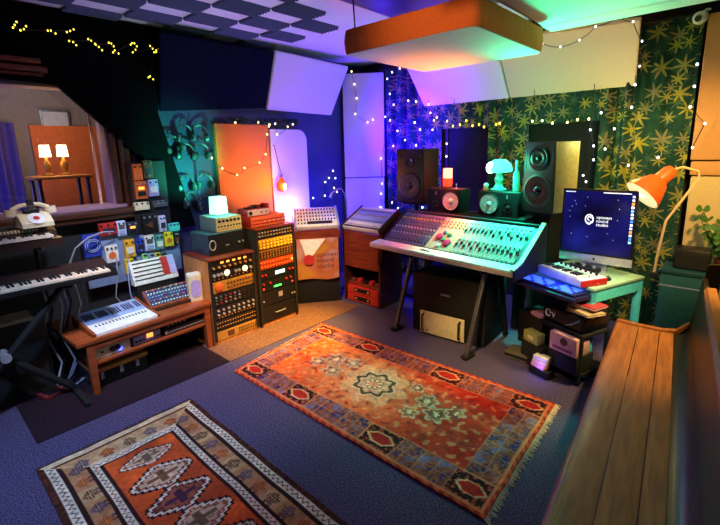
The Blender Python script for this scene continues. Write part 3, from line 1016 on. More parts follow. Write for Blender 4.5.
# ------------------------------------------------------------------ pedals on and around the pegboard
solo('pegboard', G().box(-4.10, -4.075, 1.02, 1.84, .62, 1.075, .004), M('pale_blue_board', (120, 140, 180), .6), 'pale blue board on the wall behind the bench, hung with pedals', 'board')
solo('pedal_board', G().box(-4.09, -4.07, 1.46, 1.78, 1.02, 1.68, .004), MATTE, 'upright black board carrying pedals beside the window', 'board')
peds = [
 (1.52, 1.59, .075, .14, ORANGE, 'plain orange pedal, topmost left of the black board', 1),
 (1.61, 1.61, .08, .16, BROWN, 'brown and white pedal, topmost right of the black board', 2),
 (1.53, 1.43, .10, .16, M('deep_orange_paint', (190, 90, 30), .5), 'orange pedal with a lit meter on the black board', 3),
 (1.64, 1.44, .085, .15, LAV, 'lavender pedal with a black swirl on the black board', 2),
 (1.52, 1.285, .125, .07, CREAM, 'wide cream pedal below the orange ones', 0),
 (1.685, 1.29, .125, .055, GREY, 'wide grey-blue pedal right of the wide cream one', 0),
 (1.57, 1.12, .13, .17, BLACK, 'large black pedal with a brown emblem', 4),
 (1.685, 1.10, .06, .15, M('pale_lilac_paint', (214, 208, 232), .5), 'slim pale lilac pedal right of the large black one', 2),
 (1.79, 1.05, .10, .075, TEALP, 'turquoise box at the right end of the pedals', 0),
 (1.37, .92, .085, .16, M('amber_paint', (230, 170, 40), .5), 'amber pedal with a white top on the pale board', 2),
 (1.46, .93, .07, .12, BLUE, 'dark blue pedal between the amber and white ones', 2),
 (1.545, .94, .085, .14, WHITE, 'white pedal in the middle row with grey panels', 5),
 (1.635, .93, .07, .14, M('sea_green_paint', (90, 150, 150), .5), 'sea green pedal right of the white one', 2),
 (1.725, .945, .08, .14, YELLOW, 'bright yellow pedal at the right of the middle row', 4),
 (1.80, .94, .05, .12, BLACK, 'narrow black pedal with white spots, end of the middle row', 2),
 (1.35, .76, .07, .14, YELLOW, 'yellow pedal low on the board below the amber one', 0),
 (1.49, .81, .05, .07, M('mint_paint', (150, 220, 160), .5), 'small mint pedal in the row above the patch synthesizer', 1),
 (1.55, .80, .045, .07, LBLUE, 'small pale blue pedal in the row above the patch synthesizer', 1),
 (1.605, .795, .045, .07, YELLOW, 'small yellow pedal in the row above the patch synthesizer', 1),
 (1.66, .79, .05, .07, GREY, 'small grey pedal in the row above the patch synthesizer', 1),
 (1.08, 1.0, .13, .19, BLUE, 'blue case with a round pale ring, left on the pale board', 6),
 (1.22, .90, .10, .15, WHITE, 'white box left of the amber pedal', 4),
 (1.22, 1.12, .14, .105, RED, 'wide red pedal under the window sill', 2),
 (1.325, 1.11, .07, .13, M('ice_blue_paint', (190, 204, 232), .5), 'ice blue pedal right of the red one', 5),
 (1.415, 1.095, .085, .12, M('midnight_paint', (26, 34, 60), .5), 'midnight blue pedal with pale knobs under the window sill', 3),
]
for k, (y, z, ww, hh, mt, lb, st_) in enumerate(peds):
    t = thing('effects_pedal', lb, 'pedal', (-4.035, y, z-hh/2), EAST)
    part('housing', G().prism([(.0, 0), (-.006, hh*.5), (.006, hh), (.04, hh), (.04, 0)], -ww/2, ww/2, 'yz'), mt, t)
    kx = ww/2-.016
    km = knob_mesh(.008, .014, SILVER if mt in (BLACK, BROWN) or st_ == 3 else BLACK)
    for xx in ([-kx, kx] if ww < .1 else [-kx, 0, kx]):
        part('knob', km, None, t, (xx, -.002, hh*.84), FACE)
    if st_ == 1:
        part('footswitch', knob_mesh(.008, .012, SILVER), None, t, (0, -.003, hh*.25), FACE)
    elif st_ == 2:
        part('face_plate', box_mesh(ww*.7, hh*.35, .003, M('plate_%d' % k, [(230, 225, 215), (40, 36, 60), (120, 60, 40)][k % 3], .5)), None, t, (0, -.005, hh*.4), FACE)
        part('footswitch', knob_mesh(.008, .012, SILVER), None, t, (0, -.004, hh*.14), FACE)
    elif st_ == 3:
        part('meter', box_mesh(ww*.5, hh*.16, .003, LEDO), None, t, (0, -.005, hh*.6), FACE)
        part('face_plate', box_mesh(ww*.7, hh*.25, .003, BLACK), None, t, (0, -.005, hh*.3), FACE)
    elif st_ == 4:
        part('emblem', G().lathe([(ww*.3, 0), (ww*.3, .003), (.001, .003)], n=3 if k == 6 else 14), BROWN if k == 6 else ORANGE, t, (0, -.006, hh*.42), FACE)
    elif st_ == 5:
        part('face_plate', box_mesh(ww*.66, hh*.3, .003, GREY), None, t, (0, -.005, hh*.6), FACE)
        part('face_plate', box_mesh(ww*.66, hh*.25, .003, LBLUE), None, t, (0, -.005, hh*.22), FACE)
    elif st_ == 6:
        g = G()
        for rr in (.055, .04):
            g.tube([(rr*math.cos(2*PI*q/24), rr*math.sin(2*PI*q/24), .004) for q in range(25)], .004, 5)
        part('ring', g, LBLUE, t, (0, -.006, hh*.5), FACE)
solo('cable', G().tube([(-3.98, .87, .86), (-3.93, .93, 1.02), (-3.93, 1.03, 1.09), (-3.95, 1.15, 1.115), (-3.99, 1.24, 1.10), (-4.03, 1.26, 1.085)], .007, 6), WCABLE, 'pale cable arching over the blue case to the red pedal', 'cable')
for k in range(4):
    y = 1.25+k*.09
    pts = [(-4.03, y, .86-.02*k), (-3.99, y-.03, .7), (-4.0, y-.06+.03*k, .52), (-3.98, y-.02, .445)]
    solo('cable', G().tube(pts, .005, 5), [WCABLE, LBLUE, WCABLE, CABLE][k], ['pale patch cable below the white box', 'blue patch cable below the amber pedal', 'pale patch cable left of the patch synthesizer', 'black patch cable behind the patch synthesizer'][k], 'cable')

# ------------------------------------------------------------------ headphones on pegs
HP = M('headphone_shell', (70, 76, 80), .3)
HPP = M('headphone_pad', (26, 28, 30), .8)
def headphones(loc, rx):
    t = thing('headphones', 'pair of headphones hanging on the wall above the racks', 'headphones', loc, 0, 'headphones on the left wall', (rx, 0, EAST))
    part('headband', G().tube([(.078*math.cos(a), 0, -.02+.085*math.sin(a)) for a in [PI*k/14 for k in range(15)]], .009, 6), HP, t)
    for s in (-1, 1):
        c = part('ear_cup', G().lathe([(.03, -.018), (.042, -.012), (.042, .008), (.034, .014), (.001, .014)], n=16, axis=(1, 0, 0) if s > 0 else (-1, 0, 0)), HP, t, (s*.078, 0, -.05))
        part('ear_pad', G().lathe([(.02, 0), (.038, .004), (.038, .016), (.022, .02)], n=16, axis=(-s, 0, 0)), HPP, c, (-s*.014, 0, 0))
    return t
hp0 = None
for y, z in [(2.04, 1.95), (2.19, 1.95), (1.915, 1.84), (2.03, 1.77), (2.19, 1.77), (2.0, 1.46), (2.20, 1.47), (2.03, 1.29), (2.18, 1.24)]:
    if hp0 is None:
        hp0 = headphones((-4.13, y, z), 0)
    else:
        h = copy_tree(hp0)
        h.location = (-4.13, y, z)
        h.rotation_euler = (random.uniform(-.1, .1), random.uniform(-.2, .2), EAST+random.uniform(-.5, .5))
    c = G().tube([(0, 0, 0), (0, -.035, .0), (0, -.042, .014)], .005, 6)
    solo('wall_hook', c, DGREY, 'small metal hook holding headphones on the left wall', 'hook', (-4.165, y, z+.052), EAST, 'headphone hooks')
solo('rail_post', G().cyl((-4.12, 2.12, 1.1), (-4.12, 2.12, 2.02), .007, n=8), DGREY, 'thin upright metal rail between the hanging headphones', 'rail')

# ------------------------------------------------------------------ equipment racks
def cabinet(label, y0, y1, h, side):
    wd = y1-y0
    t = thing('equipment_rack', label, 'rack', (-3.43, (y0+y1)/2, .008), EAST)
    for s in (-1, 1):
        part('side_panel', G().box(s*wd/2, s*(wd/2-.018), 0, .47, 0, h-.02, .003), side, t)
    part('top_panel', G().box(-wd/2, wd/2, -.01, .48, h-.02, h, .004), WOODC, t)
    part('plinth', G().box(-wd/2+.018, wd/2-.018, .01, .46, 0, .03), WOODO, t)
    for s in (-1, 1):
        part('rack_rail', G().box(s*(wd/2), s*(wd/2-.026), -.006, .0, .03, h-.02), MATTE, t)
    part('back_panel', G().box(-wd/2+.018, wd/2-.018, .455, .465, .03, h-.02), MATTE, t)
    return t
cabinet('shorter equipment rack with honey wood side beside the bench', 1.775, 2.255, .81, WOODO)
cabinet('taller equipment rack right of the shorter one', 2.285, 2.755, 1.01, M('dark_rack_side', (40, 36, 50), .5))
def unit(label, yc, z0, h, face, body=MATTE, name='rack_unit'):
    return device(name, label, 'rack unit', (-3.436, yc, z0+.008), EAST, .436, .34, h, body, face, bev=.002)
yc = 2.015
t = unit('dark unit with gold scales at the top of the shorter rack', yc, .70, .085, BLACK)
knobs(t, span(-.19, .19, 8), [.022], .012, .02, GOLD)
blocks(t, 'scale', span(-.1, .14, 5), [.062], .03, .018, .002, LEDO)
t = unit('dark unit with two lit round meters in the shorter rack', yc, .60, .095, BLACK)
for xx in (-.06, .13):
    m_ = part('meter', G().lathe([(.032, 0), (.032, .006), (.027, .006), (.027, .004), (.0005, .004)], n=20), SILVER, t, (xx, -.002, .058), FACE)
    part('meter_face', knob_mesh(.026, .0055, LEDW), None, m_)
knobs(t, [-.19, -.15, -.115, .03, .065, .19], [.055], .015, .02, SILVER)
knobs(t, span(-.19, .19, 10), [.018], .006, .012, GOLD)
t = unit('gold-faced unit with glowing copper dial in the shorter rack', yc, .485, .11, GOLD)
knobs(t, [-.15], [.055], .04, .02, ORANGE, name='dial')
knobs(t, span(-.06, .2, 9), [.075, .035], .009, .016, BROWN)
t = unit('black unit with red and green knobs in the shorter rack', yc, .36, .12, BLACK)
for q, zz in enumerate((.09, .06, .03)):
    for k, xx in enumerate(span(-.19, .19, 9)):
        part('knob', knob_mesh(.008, .014, [SILVER, GREENP, GREY, RED, SILVER, GREY][(k+q) % 6] if k < 6 else DGREY), None, t, (xx, -.002, zz), FACE)
t = unit('black unit with silver knobs above the gold plate, shorter rack', yc, .235, .12, BLACK)
knobs(t, span(-.18, .19, 8), [.085, .045], .011, .016, SILVER)
knobs(t, span(-.18, .19, 12), [.018], .005, .01, GOLD)
t = unit('black patch panel low in the shorter rack', yc, .125, .105, BLACK, name='patch_bay')
knobs(t, span(-.2, .2, 16), [.075, .035], .006, .008, GOLD, name='jack')
t = unit('gold plate unit at the bottom of the shorter rack', yc, .03, .09, GOLD)
blocks(t, 'label_plate', [-.07], [.045], .07, .05, .003, BROWN)
knobs(t, span(.02, .2, 8), [.06, .03], .006, .01, BLACK)
yc = 2.52
t = unit('black unit with violet and gold dots at the top of the taller rack', yc, .90, .085, BLACK)
for k, xx in enumerate(span(-.19, .19, 12)):
    for q, zz in enumerate((.06, .028)):
        part('knob', knob_mesh(.008, .014, [GOLD, LAV, SILVER, GOLD][(k+q) % 4]), None, t, (xx, -.002, zz), FACE)
t = unit('gold-faced unit crowded with knobs in the taller rack', yc, .79, .105, GOLD)
knobs(t, span(-.19, .19, 10), [.08, .05, .02], .011, .018, YELLOW)
t = unit('second gold-faced unit with dark knobs in the taller rack', yc, .69, .095, M('dull_gold_face', (150, 100, 40), .45, .2))
knobs(t, span(-.19, .19, 12), [.07, .045, .02], .008, .014, BLACK)
t = unit('red-faced unit with small knobs in the taller rack', yc, .585, .10, M('brick_red_face', (168, 56, 26), .5))
knobs(t, span(-.19, .19, 12), [.072, .028], .009, .014, ORANGE)
knobs(t, [.19], [.05], .012, .008, LEDO, name='pilot_light')
t = unit('black unit with pale digital display in the taller rack', yc, .48, .10, BLACK)
part('display', box_mesh(.12, .035, .003, LEDC), None, t, (.03, -.003, .05), FACE)
knobs(t, [-.19, -.15, .15, .19], [.05], .011, .018, RED)
t = unit('black unit with bright green lit bar in the taller rack', yc, .36, .115, BLACK)
part('level_bar', box_mesh(.09, .014, .003, LEDG), None, t, (-.01, -.003, .03), FACE)
knobs(t, [-.18, -.1, .1, .16], [.08], .01, .016, RED)
knobs(t, [-.18, .18], [.03], .008, .006, LEDR, name='pilot_light')
t = unit('black unit with pale square badge low in the taller rack', yc, .21, .145, BLACK)
part('badge', box_mesh(.05, .05, .003, SILVER), None, t, (.02, -.003, .085), FACE)
knobs(t, [-.19, .17, .2], [.05], .008, .012, SILVER)
t = unit('plain black drawer at the bottom of the taller rack', yc, .03, .175, BLACK)
part('handle', G().tube([(-.06, -.002, .09), (-.06, -.02, .09), (.06, -.02, .09), (.06, -.002, .09)], .005, 6), SILVER, t)
# on top of the racks
t = device('power_amplifier', 'black amplifier with round grips on top of the shorter rack', 'amplifier', (-3.53, 2.04, .818), EAST, .37, .33, .20, M('blue_grey_side_metal', (70, 90, 112), .4, .3), BLACK)
part('grip_ring', G().tube([(.03*math.cos(2*PI*k/20), 0, .045*math.sin(2*PI*k/20)) for k in range(21)], .006, 6), SILVER, t, (-.15, -.008, .1))
part('badge', box_mesh(.035, .012, .003, SILVER), None, t, (.0, -.003, .08), FACE)
knobs(t, [.12, .165], [.09], .01, .015, SILVER)
t = device('preamplifier', 'teal-lit cream preamplifier on top of the black amplifier', 'preamplifier', (-3.57, 2.10, 1.02), EAST, .27, .3, .135, M('pale_green_side', (150, 176, 164), .5), CREAM)
knobs(t, span(-.1, .1, 6), [.10], .013, .014, BLACK)
knobs(t, span(-.11, .11, 8), [.05], .008, .012, DGREY)
knobs(t, span(-.11, .11, 10), [.022], .004, .008, DGREY)
t = thing('table_lamp', 'square white lamp glowing teal on the cream preamplifier', 'lamp', (-3.72, 2.09, 1.157), 0)
part('lamp_base', G().box(-.05, .05, -.05, .05, 0, .012, .003), SILVER, t)
GLT = bpy.data.materials.new('glowing_teal_shade')
GLT.use_nodes = True
b_ = GLT.node_tree.nodes['Principled BSDF']
b_.inputs['Base Color'].default_value = (.6, 1, .9, 1)
b_.inputs['Emission Color'].default_value = (.25, 1, .78, 1)
b_.inputs['Emission Strength'].default_value = 3.2
part('lamp_shade', G().prism([(-.062, .012), (.062, .012), (.054, .175), (-.054, .175)], -.06, .06, 'yz').xf(Matrix.Identity(4)), GLT, t)
light('teal_lamp_light', 'SPOT', (-3.66, 2.04, 1.36), 75, TEAL, .06, (-4.2, 1.98, 1.66), 84, .5)
light('teal_lamp_down_light', 'SPOT', (-3.58, 2.06, 1.40), 12, TEAL, .05, (-3.70, 2.0, .9), 100, .6)
t = device('tape_echo', 'orange-red tape unit on top of the taller rack', 'tape machine', (-3.50, 2.50, 1.02), EAST, .41, .26, .10, RED, ORANGE)
part('ridge', G().box(-.2, .2, -.012, .0, .025, .035, .003), RED, t)
part('ridge', G().box(-.2, .2, -.012, .0, .06, .068, .003), RED, t)
part('reel', G().lathe([(.045, 0), (.045, .012), (.015, .016), (.001, .016)], n=20), ORANGE, t, (.12, .08, .10))
knobs(t, span(-.05, .17, 5), [.045], .008, .012, CREAM)
t = device('mixer_unit', 'small white unit stacked on the orange tape unit', 'rack unit', (-3.56, 2.43, 1.122), EAST, .25, .18, .065, RED, M('pinkish_white_face', (230, 206, 206), .5))
knobs(t, [-.095], [.03], .018, .014, BLACK)
knobs(t, [.03, .09], [.03], .008, .012, GREY)
part('handle', G().box(.1, .125, -.01, .1, .06, .11, .004), RED, t)
for k in range(5):
    solo('cassette', G().box(-.03, .03, -.02, .02, 0, .02+.008*(k % 3), .003), [BLACK, BROWN, BLACK, RED, MATTE][k], ['black box leftmost on the small white unit', 'brown box second from left on the small white unit', 'black box in the middle on the small white unit', 'red box fourth from left on the small white unit', 'black box rightmost on the small white unit'][k], 'box', (-3.63, 2.345+.042*k, 1.188), EAST)
# drop-shaped filament bulb
t = thing('pendant_bulb', 'red drop-shaped pendant bulb glowing between orange and white panels', 'lamp', (-4.03, 3.10, 1.38))
part('socket', G().cyl((0, 0, .05), (0, 0, .10), .013, .010, 12), BROWN, t)
GLR = glow('glowing_red_glass', (255, 60, 20), 1.6)
g = G().lathe([(.012, .06), (.03, .035), (.055, -.005), (.062, -.045), (.05, -.085), (.02, -.105), (.001, -.108)], n=20)
part('glass_bulb', g, GLR, t)
part('filament', G().ball((.045, 0, -.045), .026, 10, (1, .8, 1.7)), glow('white_filament', (255, 236, 206), 12), t)
part('cord', G().tube([(0, 0, .1), (-.02, -.01, .2), (-.07, -.02, .42), (-.10, -.02, .43)], .004, 5), CABLE, t)
light('pendant_light', 'POINT', (-3.92, 3.02, 1.34), 9, (1, .28, .05), .05)
light('fill_orange_panel', 'SPOT', (-3.3, 2.75, 1.2), 44, (1, .52, .16), .06, (-4.15, 2.70, 1.55), 66, .8)  # fill added to brighten the orange panel
light('rack_lamp_light', 'POINT', (-3.98, 3.25, 1.02), 5.0, (1, .8, .75), .06)
# ================================================================== two desk synthesizers on cabinets
A1 = R(52)
t = thing('synthesizer_stand', 'brown wooden cabinet with the printed cloth on its front', 'stand', (-3.50, 3.15, .007), A1)
part('cabinet', G().box(-.26, .24, .02, .40, .0, .80, .006), MATTE, t)
part('front_board', G().prism([(.0, .76), (.0, .86), (.42, 1.0), (.42, .76)], -.27, .255, 'yz'), WOODC, t)
def slanted_synth(label, loc, rz, w_, d, a, cheek):
    t = thing('synthesizer', label, 'synthesizer', loc, 0, None)
    t.rotation_euler = (a, 0, rz)
    part('body', G().box(-w_/2, w_/2, 0, d, 0, .05, .004), WHITE, t)
    for s in (-1, 1):
        part('wooden_cheek', G().box(s*w_/2, s*(w_/2+.018), -.008, d+.008, -.03, .065, .005), cheek, t)
    return t
t = slanted_synth('white synthesizer with black strip, on the stand with the printed cloth', (-3.505, 3.155, .87), A1, .46, .34, R(30), LBLUE)
t.location = (-3.50-.0, 3.15, .872)
part('black_strip', box_mesh(.28, .045, .006, BLACK), None, t, (.03, .06, .05))
km = knob_mesh(.008, .018, BLUE)
for k in range(13):
    for q in range(5):
        if q == 0 and k > 3:
            continue
        part('knob', km if (k*q) % 3 else knob_mesh(.008, .018, DGREY), None, t, (-.205+k*.034, .05+q*.06, .05))
# printed cloth hanging on the front of the stand, with its lettering
CLOTH = bpy.data.materials.new('printed_cloth_material')
CLOTH.use_nodes = True
nt = CLOTH.node_tree
tc = nt.nodes.new('ShaderNodeTexCoord')
nz_ = nt.nodes.new('ShaderNodeTexNoise')
nz_.inputs['Scale'].default_value = 4.2
nz_.inputs['Detail'].default_value = 1
cr = nt.nodes.new('ShaderNodeValToRGB')
cr.color_ramp.elements[0].position = .36
cr.color_ramp.elements[0].color = (*lin((238, 176, 70)), 1)
cr.color_ramp.elements[1].position = .62
cr.color_ramp.elements[1].color = (*lin((232, 190, 186)), 1)
e_ = cr.color_ramp.elements.new(.5)
e_.color = (*lin((232, 138, 96)), 1)
nt.links.new(tc.outputs['Object'], nz_.inputs['Vector'])
nt.links.new(nz_.outputs['Fac'], cr.inputs['Fac'])
nt.links.new(cr.outputs['Color'], nt.nodes['Principled BSDF'].inputs['Base Color'])
nt.nodes['Principled BSDF'].inputs['Roughness'].default_value = .8
t = thing('printed_cloth', 'orange and pink cloth with red disc and lettering on the stand', 'banner', (-3.50, 3.15, .30), A1)
g = G().grid(lambda a, b: (-.245+.47*a, -.016-.012*math.sin(a*9+b*4)*(1-b), .012*math.sin(a*7)*(1-b)+.475*b), 24, 16)
bmesh.ops.solidify(g.b, geom=g.b.faces[:], thickness=.004)
part('cloth', g, CLOTH, t)
part('white_wedge', G().prism([(-.20, .47), (.08, .47), (-.07, .28), (-.15, .28)], -.036, -.033, 'xz'), M('white_print', (240, 228, 224), .8), t)
part('red_disc', G().lathe([(.06, 0), (.06, .003), (.001, .003)], n=28), M('red_print', (176, 36, 40), .7), t, (-.115, -.034, .235), FACE)
part('lettering', text_mesh('uptown\nsound\nstudio', .078, M('dark_red_print', (120, 44, 40), .7), .001), None, t, (-.025, -.037, .265), FACE)

t = thing('synthesizer_stand', 'red-brown cabinet left of the mixing desk, holding red units', 'stand', (-3.10, 3.42, .007), 0)
part('front_board', G().prism([(-.28, .83), (-.28, .58), (-.25, .42), (.24, .42), (.29, .58), (.29, .83)], 0, .03, 'xz'), WOODC, t)
part('shelf_board', G().box(-.24, .24, .03, .38, .20, .22), WOODC, t)
for s in (-1, 1):
    part('side_board', G().prism([(.0, 0), (.40, 0), (.40, 1.0), (.0, .83)], s*.255, s*.275, 'yz'), WOODD, t)
part('back_board', G().box(-.25, .25, .38, .40, .0, .82), MATTE, t)
t = slanted_synth('pale synthesizer with wooden cheeks, on the red-brown cabinet', (-3.10, 3.43, .845), 0, .53, .40, R(27), WOODD)
pn = box_mesh(.50, .10, .004, LBLUE)
part('panel', pn, None, t, (0, .30, .049))
part('panel', pn, None, t, (0, .17, .049))
for k in range(15):
    for q in range(4):
        part('knob', knob_mesh(.006, .012, [GREY, DGREY, BLUE][(k+q) % 3]), None, t, (-.225+k*.032, .05+q*.09, .053))
part('black_strip', box_mesh(.5, .025, .004, DGREY), None, t, (0, .022, .05))
for q, lb in ((0, 'red unit with black label plate, lower of two in the cabinet'), (1, 'red unit with black label plate, upper of two in the cabinet')):
    t = device('rack_unit', lb, 'rack unit', (-3.10, 3.43, .012+q*.098), 0, .46, .3, .09, RED, M('scarlet_face', (190, 50, 36), .5))
    part('label_plate', box_mesh(.24, .045, .003, BLACK), None, t, (.0, -.003, .045), FACE)
    knobs(t, [-.09, .09], [.045], .011, .012, YELLOW)
for k in range(5):
    solo('small_box', G().box(-.025, .025, -.03, .03, 0, .035+.012*(k % 2), .004), [BROWN, RED, BLACK, RED, BROWN][k], ['brown box at left on the shelf above the red units', 'red box second from left above the red units', 'black box in the middle above the red units', 'red box second from right above the red units', 'brown box at right on the shelf above the red units'][k], 'box', (-3.28+.09*k, 3.5, .229))
# gooseneck lamp behind the stands
t = thing('gooseneck_lamp', 'slim pale gooseneck lamp rising between the two synthesizer stands', 'lamp', (-3.62, 3.75, .007))
part('stem', G().tube([(0, 0, .012), (0, 0, 1.1), (-.01, -.005, 1.2), (-.06, -.02, 1.265), (-.13, -.05, 1.25), (-.17, -.07, 1.2)], .009, 8), GREY, t)
part('lamp_head', G().cyl((-.165, -.068, 1.21), (-.19, -.08, 1.15), .018, .026, 14), GREY, t)
part('foot', G().lathe([(.1, 0), (.1, .012), (.02, .02), (.001, .02)], n=24), MATTE, t)

# ================================================================== mixing desk
mrz = -.10
mix = thing('mixing_desk', 'large mixing desk with padded front rest on two trestles', 'mixing desk', (-2.77, 3.22, .007), mrz)
ML = 1.55
part('arm_rest', G().prism([(-.01, .755), (-.012, .785), (.0, .80), (.13, .815), (.13, .75)], -.01, ML, 'yz'), M('pinkish_white_armrest', (214, 200, 200), .5), mix)
CONS = M('pale_grey_console', (168, 172, 182), .45)
a_m = math.atan2(.25, .36)
Lm = math.hypot(.25, .36)
part('console_body', G().prism([(.125, .72), (.125, .815), (.485, 1.065), (.52, 1.05), (.52, .72)], .05, ML-.03, 'yz'), M('dark_console_body', (34, 34, 40), .5), mix)
part('meter_bridge', G().box(.05, ML-.03, .478, .53, 1.03, 1.085, .006), DGREY, mix)
part('right_cheek', G().prism([(-.0, .72), (-.0, .80), (.13, .835), (.50, 1.095), (.53, 1.08), (.53, .72)], ML-.03, ML+.01, 'yz'), MATTE, mix)
part('right_trim', G().prism([(.0, .80), (.0, .812), (.13, .847), (.50, 1.107), (.50, 1.095), (.13, .835)], ML-.028, ML+.008, 'yz'), GOLD, mix)
part('left_cheek', G().prism([(.10, .72), (.13, .82), (.50, 1.09), (.53, 1.08), (.53, .72)], .03, .05, 'yz'), MATTE, mix)
def surf(me, name, u, s, off=.001, parent=mix):
    return part(name, me, None, parent, (u, .125+s*math.cos(a_m)-off*math.sin(a_m), .815+s*math.sin(a_m)+off*math.cos(a_m)), (a_m, 0, 0))
STRIP = M('violet_lit_channel_strip', (96, 100, 128), .45)  # strips are alike; violet light is painted into this tint
STRIP2 = M('pale_channel_strip', (150, 156, 156), .5)
MAST = M('red_lit_master_panel', (206, 170, 150), .5)  # same strips, red-orange light painted in as peach
u0, du = .062, .0405
k = 0
def strip_mesh(mt):
    return cached('channel_strip', lambda: G().box(-du/2+.0012, du/2-.0012, -Lm/2+.005, Lm/2-.012, 0, .003), mt)
nk = 0
extra = {}
for k in range(35):
    u = u0+du*(k+.5)
    if k == 6 or k == 12:
        pass
    zone = 0 if k < 13 else (1 if k < 20 else 2)
    cs = surf(strip_mesh([STRIP, MAST, STRIP2][zone]), 'channel_strip', u, Lm/2)
    if zone == 0:
        for q in range(9):
            mt = [DGREY, GREY, SILVER, GREY, WHITE, GREY, GREY, YELLOW, GREY][q]
            if q in (1, 2, 4, 5, 7):
                surf(knob_mesh(.0085, .014, mt), 'knob', u, .045+q*.043, .004)
            else:
                extra.setdefault(mt.name, []).append((u, .045+q*.043))
    elif zone == 1:
        for q in range(3):
            extra.setdefault('orange_paint', []).append((u, .30+q*.035))
    else:
        for q in (0, 1):
            s0 = .045 if q == 0 else .225
            surf(cached('fader_slot_%d' % q, lambda: G().box(-.004, .004, 0, .10 if q == 0 else .085, 0, .0015), DGREY), 'fader_slot', u, s0+.02, .0035)
            surf(cached('fader_cap', lambda: G().box(-.009, .009, -.014, .014, 0, .014, .002), BLACK if q == 0 else DGREY), 'fader', u, s0+.04+.05*abs(math.sin(k*1.7+q)), .004)
        for q in (.02, .175, .345, .385):
            extra.setdefault('white_plastic', []).append((u, q))
for mn, lst in extra.items():
    g = G()
    for u, s in lst:
        o = .004
        c = Vector((u, .125+s*math.cos(a_m)-o*math.sin(a_m), .815+s*math.sin(a_m)+o*math.cos(a_m)))
        g.cyl(c, c+Vector((0, -math.sin(a_m), math.cos(a_m)))*.012, .008, .007, 8)
    part('small_knobs', g, MATS[mn], mix, kind='stuff')
for uu, ss, rr, mt in ((.67, .16, .035, M('crimson_pad', (200, 40, 90), .5)), (.79, .10, .04, M('crimson_pad', (200, 40, 90), .5)), (.73, .13, .02, GREENP), (.72, .05, .018, WHITE), (.76, .2, .022, GREENP), (.70, .22, .02, GREY)):
    surf(G().lathe([(rr, 0), (rr, .012), (rr*.8, .015), (.001, .015)], n=20).mesh('master_dial', mt), 'master_dial', uu, ss, .004)
part('button_row', G().box(.60, .66, .055, .075, .806, .813).box(.675, .70, .05, .07, .806, .813), BLACK, mix)
part('talkback_lamp', knob_mesh(.014, .008, LEDO), None, mix, (.76, .06, .806))
LEGM = M('silver_black_leg', (110, 110, 116), .35, .7)
for uu in (.41, 1.22):
    part('trestle_leg', G().box(-.018, .018, -.018, .018, 0, .79, .004).xf(Matrix.Translation((uu, -.09, 0)) @ Matrix.Rotation(R(-20), 4, 'X')), LEGM, mix)
    part('trestle_leg', G().box(-.018, .018, -.018, .018, 0, .79, .004).xf(Matrix.Translation((uu, .55, 0)) @ Matrix.Rotation(R(12), 4, 'X')), MATTE, mix)
    part('trestle_foot', G().box(uu-.03, uu+.03, -.13, .0, 0, .03, .006), MATTE, mix)
    part('trestle_bar', G().box(uu-.02, uu+.02, .1, .48, .69, .722, .004), MATTE, mix)
# the case with the power amplifier under the desk
t = thing('rack_case', 'black case under the mixing desk, holding the white-faced amplifier', 'case', (-1.93, 3.215, .007), .06)
part('case', G().box(-.33, .40, .0, .5, .0, .58, .012).xf(Matrix.Translation((0, .03, 0))), MATTE, t)
part('lettering', text_mesh('OMNIA', .03, SILVER, .0006), None, t, (-.03, .028, .40), FACE)
for s in (-1, 1):
    part('foot', G().cyl((s*.25, .1, -.004), (s*.25, .1, .01), .02), BLACK, t)
t = thing('power_amplifier', 'cream-faced power amplifier with two handles under the mixing desk', 'amplifier', (-1.93, 3.215, .02), .06)
part('front_panel', G().box(-.225, .225, -.006, .006, .0, .215, .002), CREAM, t)
part('case', G().box(-.215, .215, .006, .024, .006, .21), BLACK, t)
for s in (-1, 1):
    part('handle', G().tube([(s*.185, -.004, .025), (s*.185, -.04, .035), (s*.185, -.04, .18), (s*.185, -.004, .19)], .008, 8), DGREY, t)
knobs(t, [-.15], [.03], .008, .006, BLACK, y=-.006)
# desk stand for the speakers
t = thing('speaker_shelf', 'black shelf behind the mixing desk for the small speakers', 'shelf', (-2.0, 3.92, .007))
part('shelf_top', G().box(-.56, .56, -.13, .13, 1.05, 1.08, .005), MATTE, t)
for s in (-1, 1):
    part('leg', G().box(s*.5-.025, s*.5+.025, -.1, .1, 0, 1.05, .005), MATTE, t)

# ================================================================== loudspeakers
def cone(t, x, z, r, mt, y=0., ring=BLACK, dome=None, name='woofer'):
    c = part(name, G().lathe([(r*1.12, -.002), (r*1.12, .006), (r, .009), (r*.93, .006), (r*.86, .008), (r*.45, .001), (r*.36, .0), (.001, .006)], n=28), mt, t, (x, y, z), FACE)
    part('surround', G().lathe([(r*1.22, 0), (r*1.22, .006), (r*1.08, .010), (r*1.08, .0)], n=28), ring, c)
    if dome:
        part('dust_cap', G().ball((0, 0, -.002), r*.36, 14, (1, 1, .5)), dome, c)
    return c
NSB = M('black_speaker_box', (10, 9, 9), .75)
PAPER = M('white_paper_cone', (245, 236, 234), .7)
def nearfield(label, x, flip):
    t = thing('loudspeaker', label, 'speaker', (x, 3.80, 1.088), 0)
    part('cabinet', G().box(-.195, .195, 0, .2, 0, .235, .004), NSB, t)
    part('baffle', G().box(-.188, .188, -.003, .003, .007, .228), MATTE, t)
    cone(t, .085*flip, .115, .084, PAPER, -.004, NSB, PAPER)
    part('tweeter', G().lathe([(.045, 0), (.045, .004), (.026, .0), (.02, .006), (.001, .010)], n=24), BLACK, t, (-.1*flip, -.004, .09), FACE)
    part('badge', box_mesh(.012, .035, .002, SILVER), None, t, (-.09*flip, -.004, .19), FACE)
    return t
nearfield('small black speaker with white cone, under the red lamp', -2.28, 1)
nearfield('small black speaker with white cone, under the teal lamp', -1.70, -1)
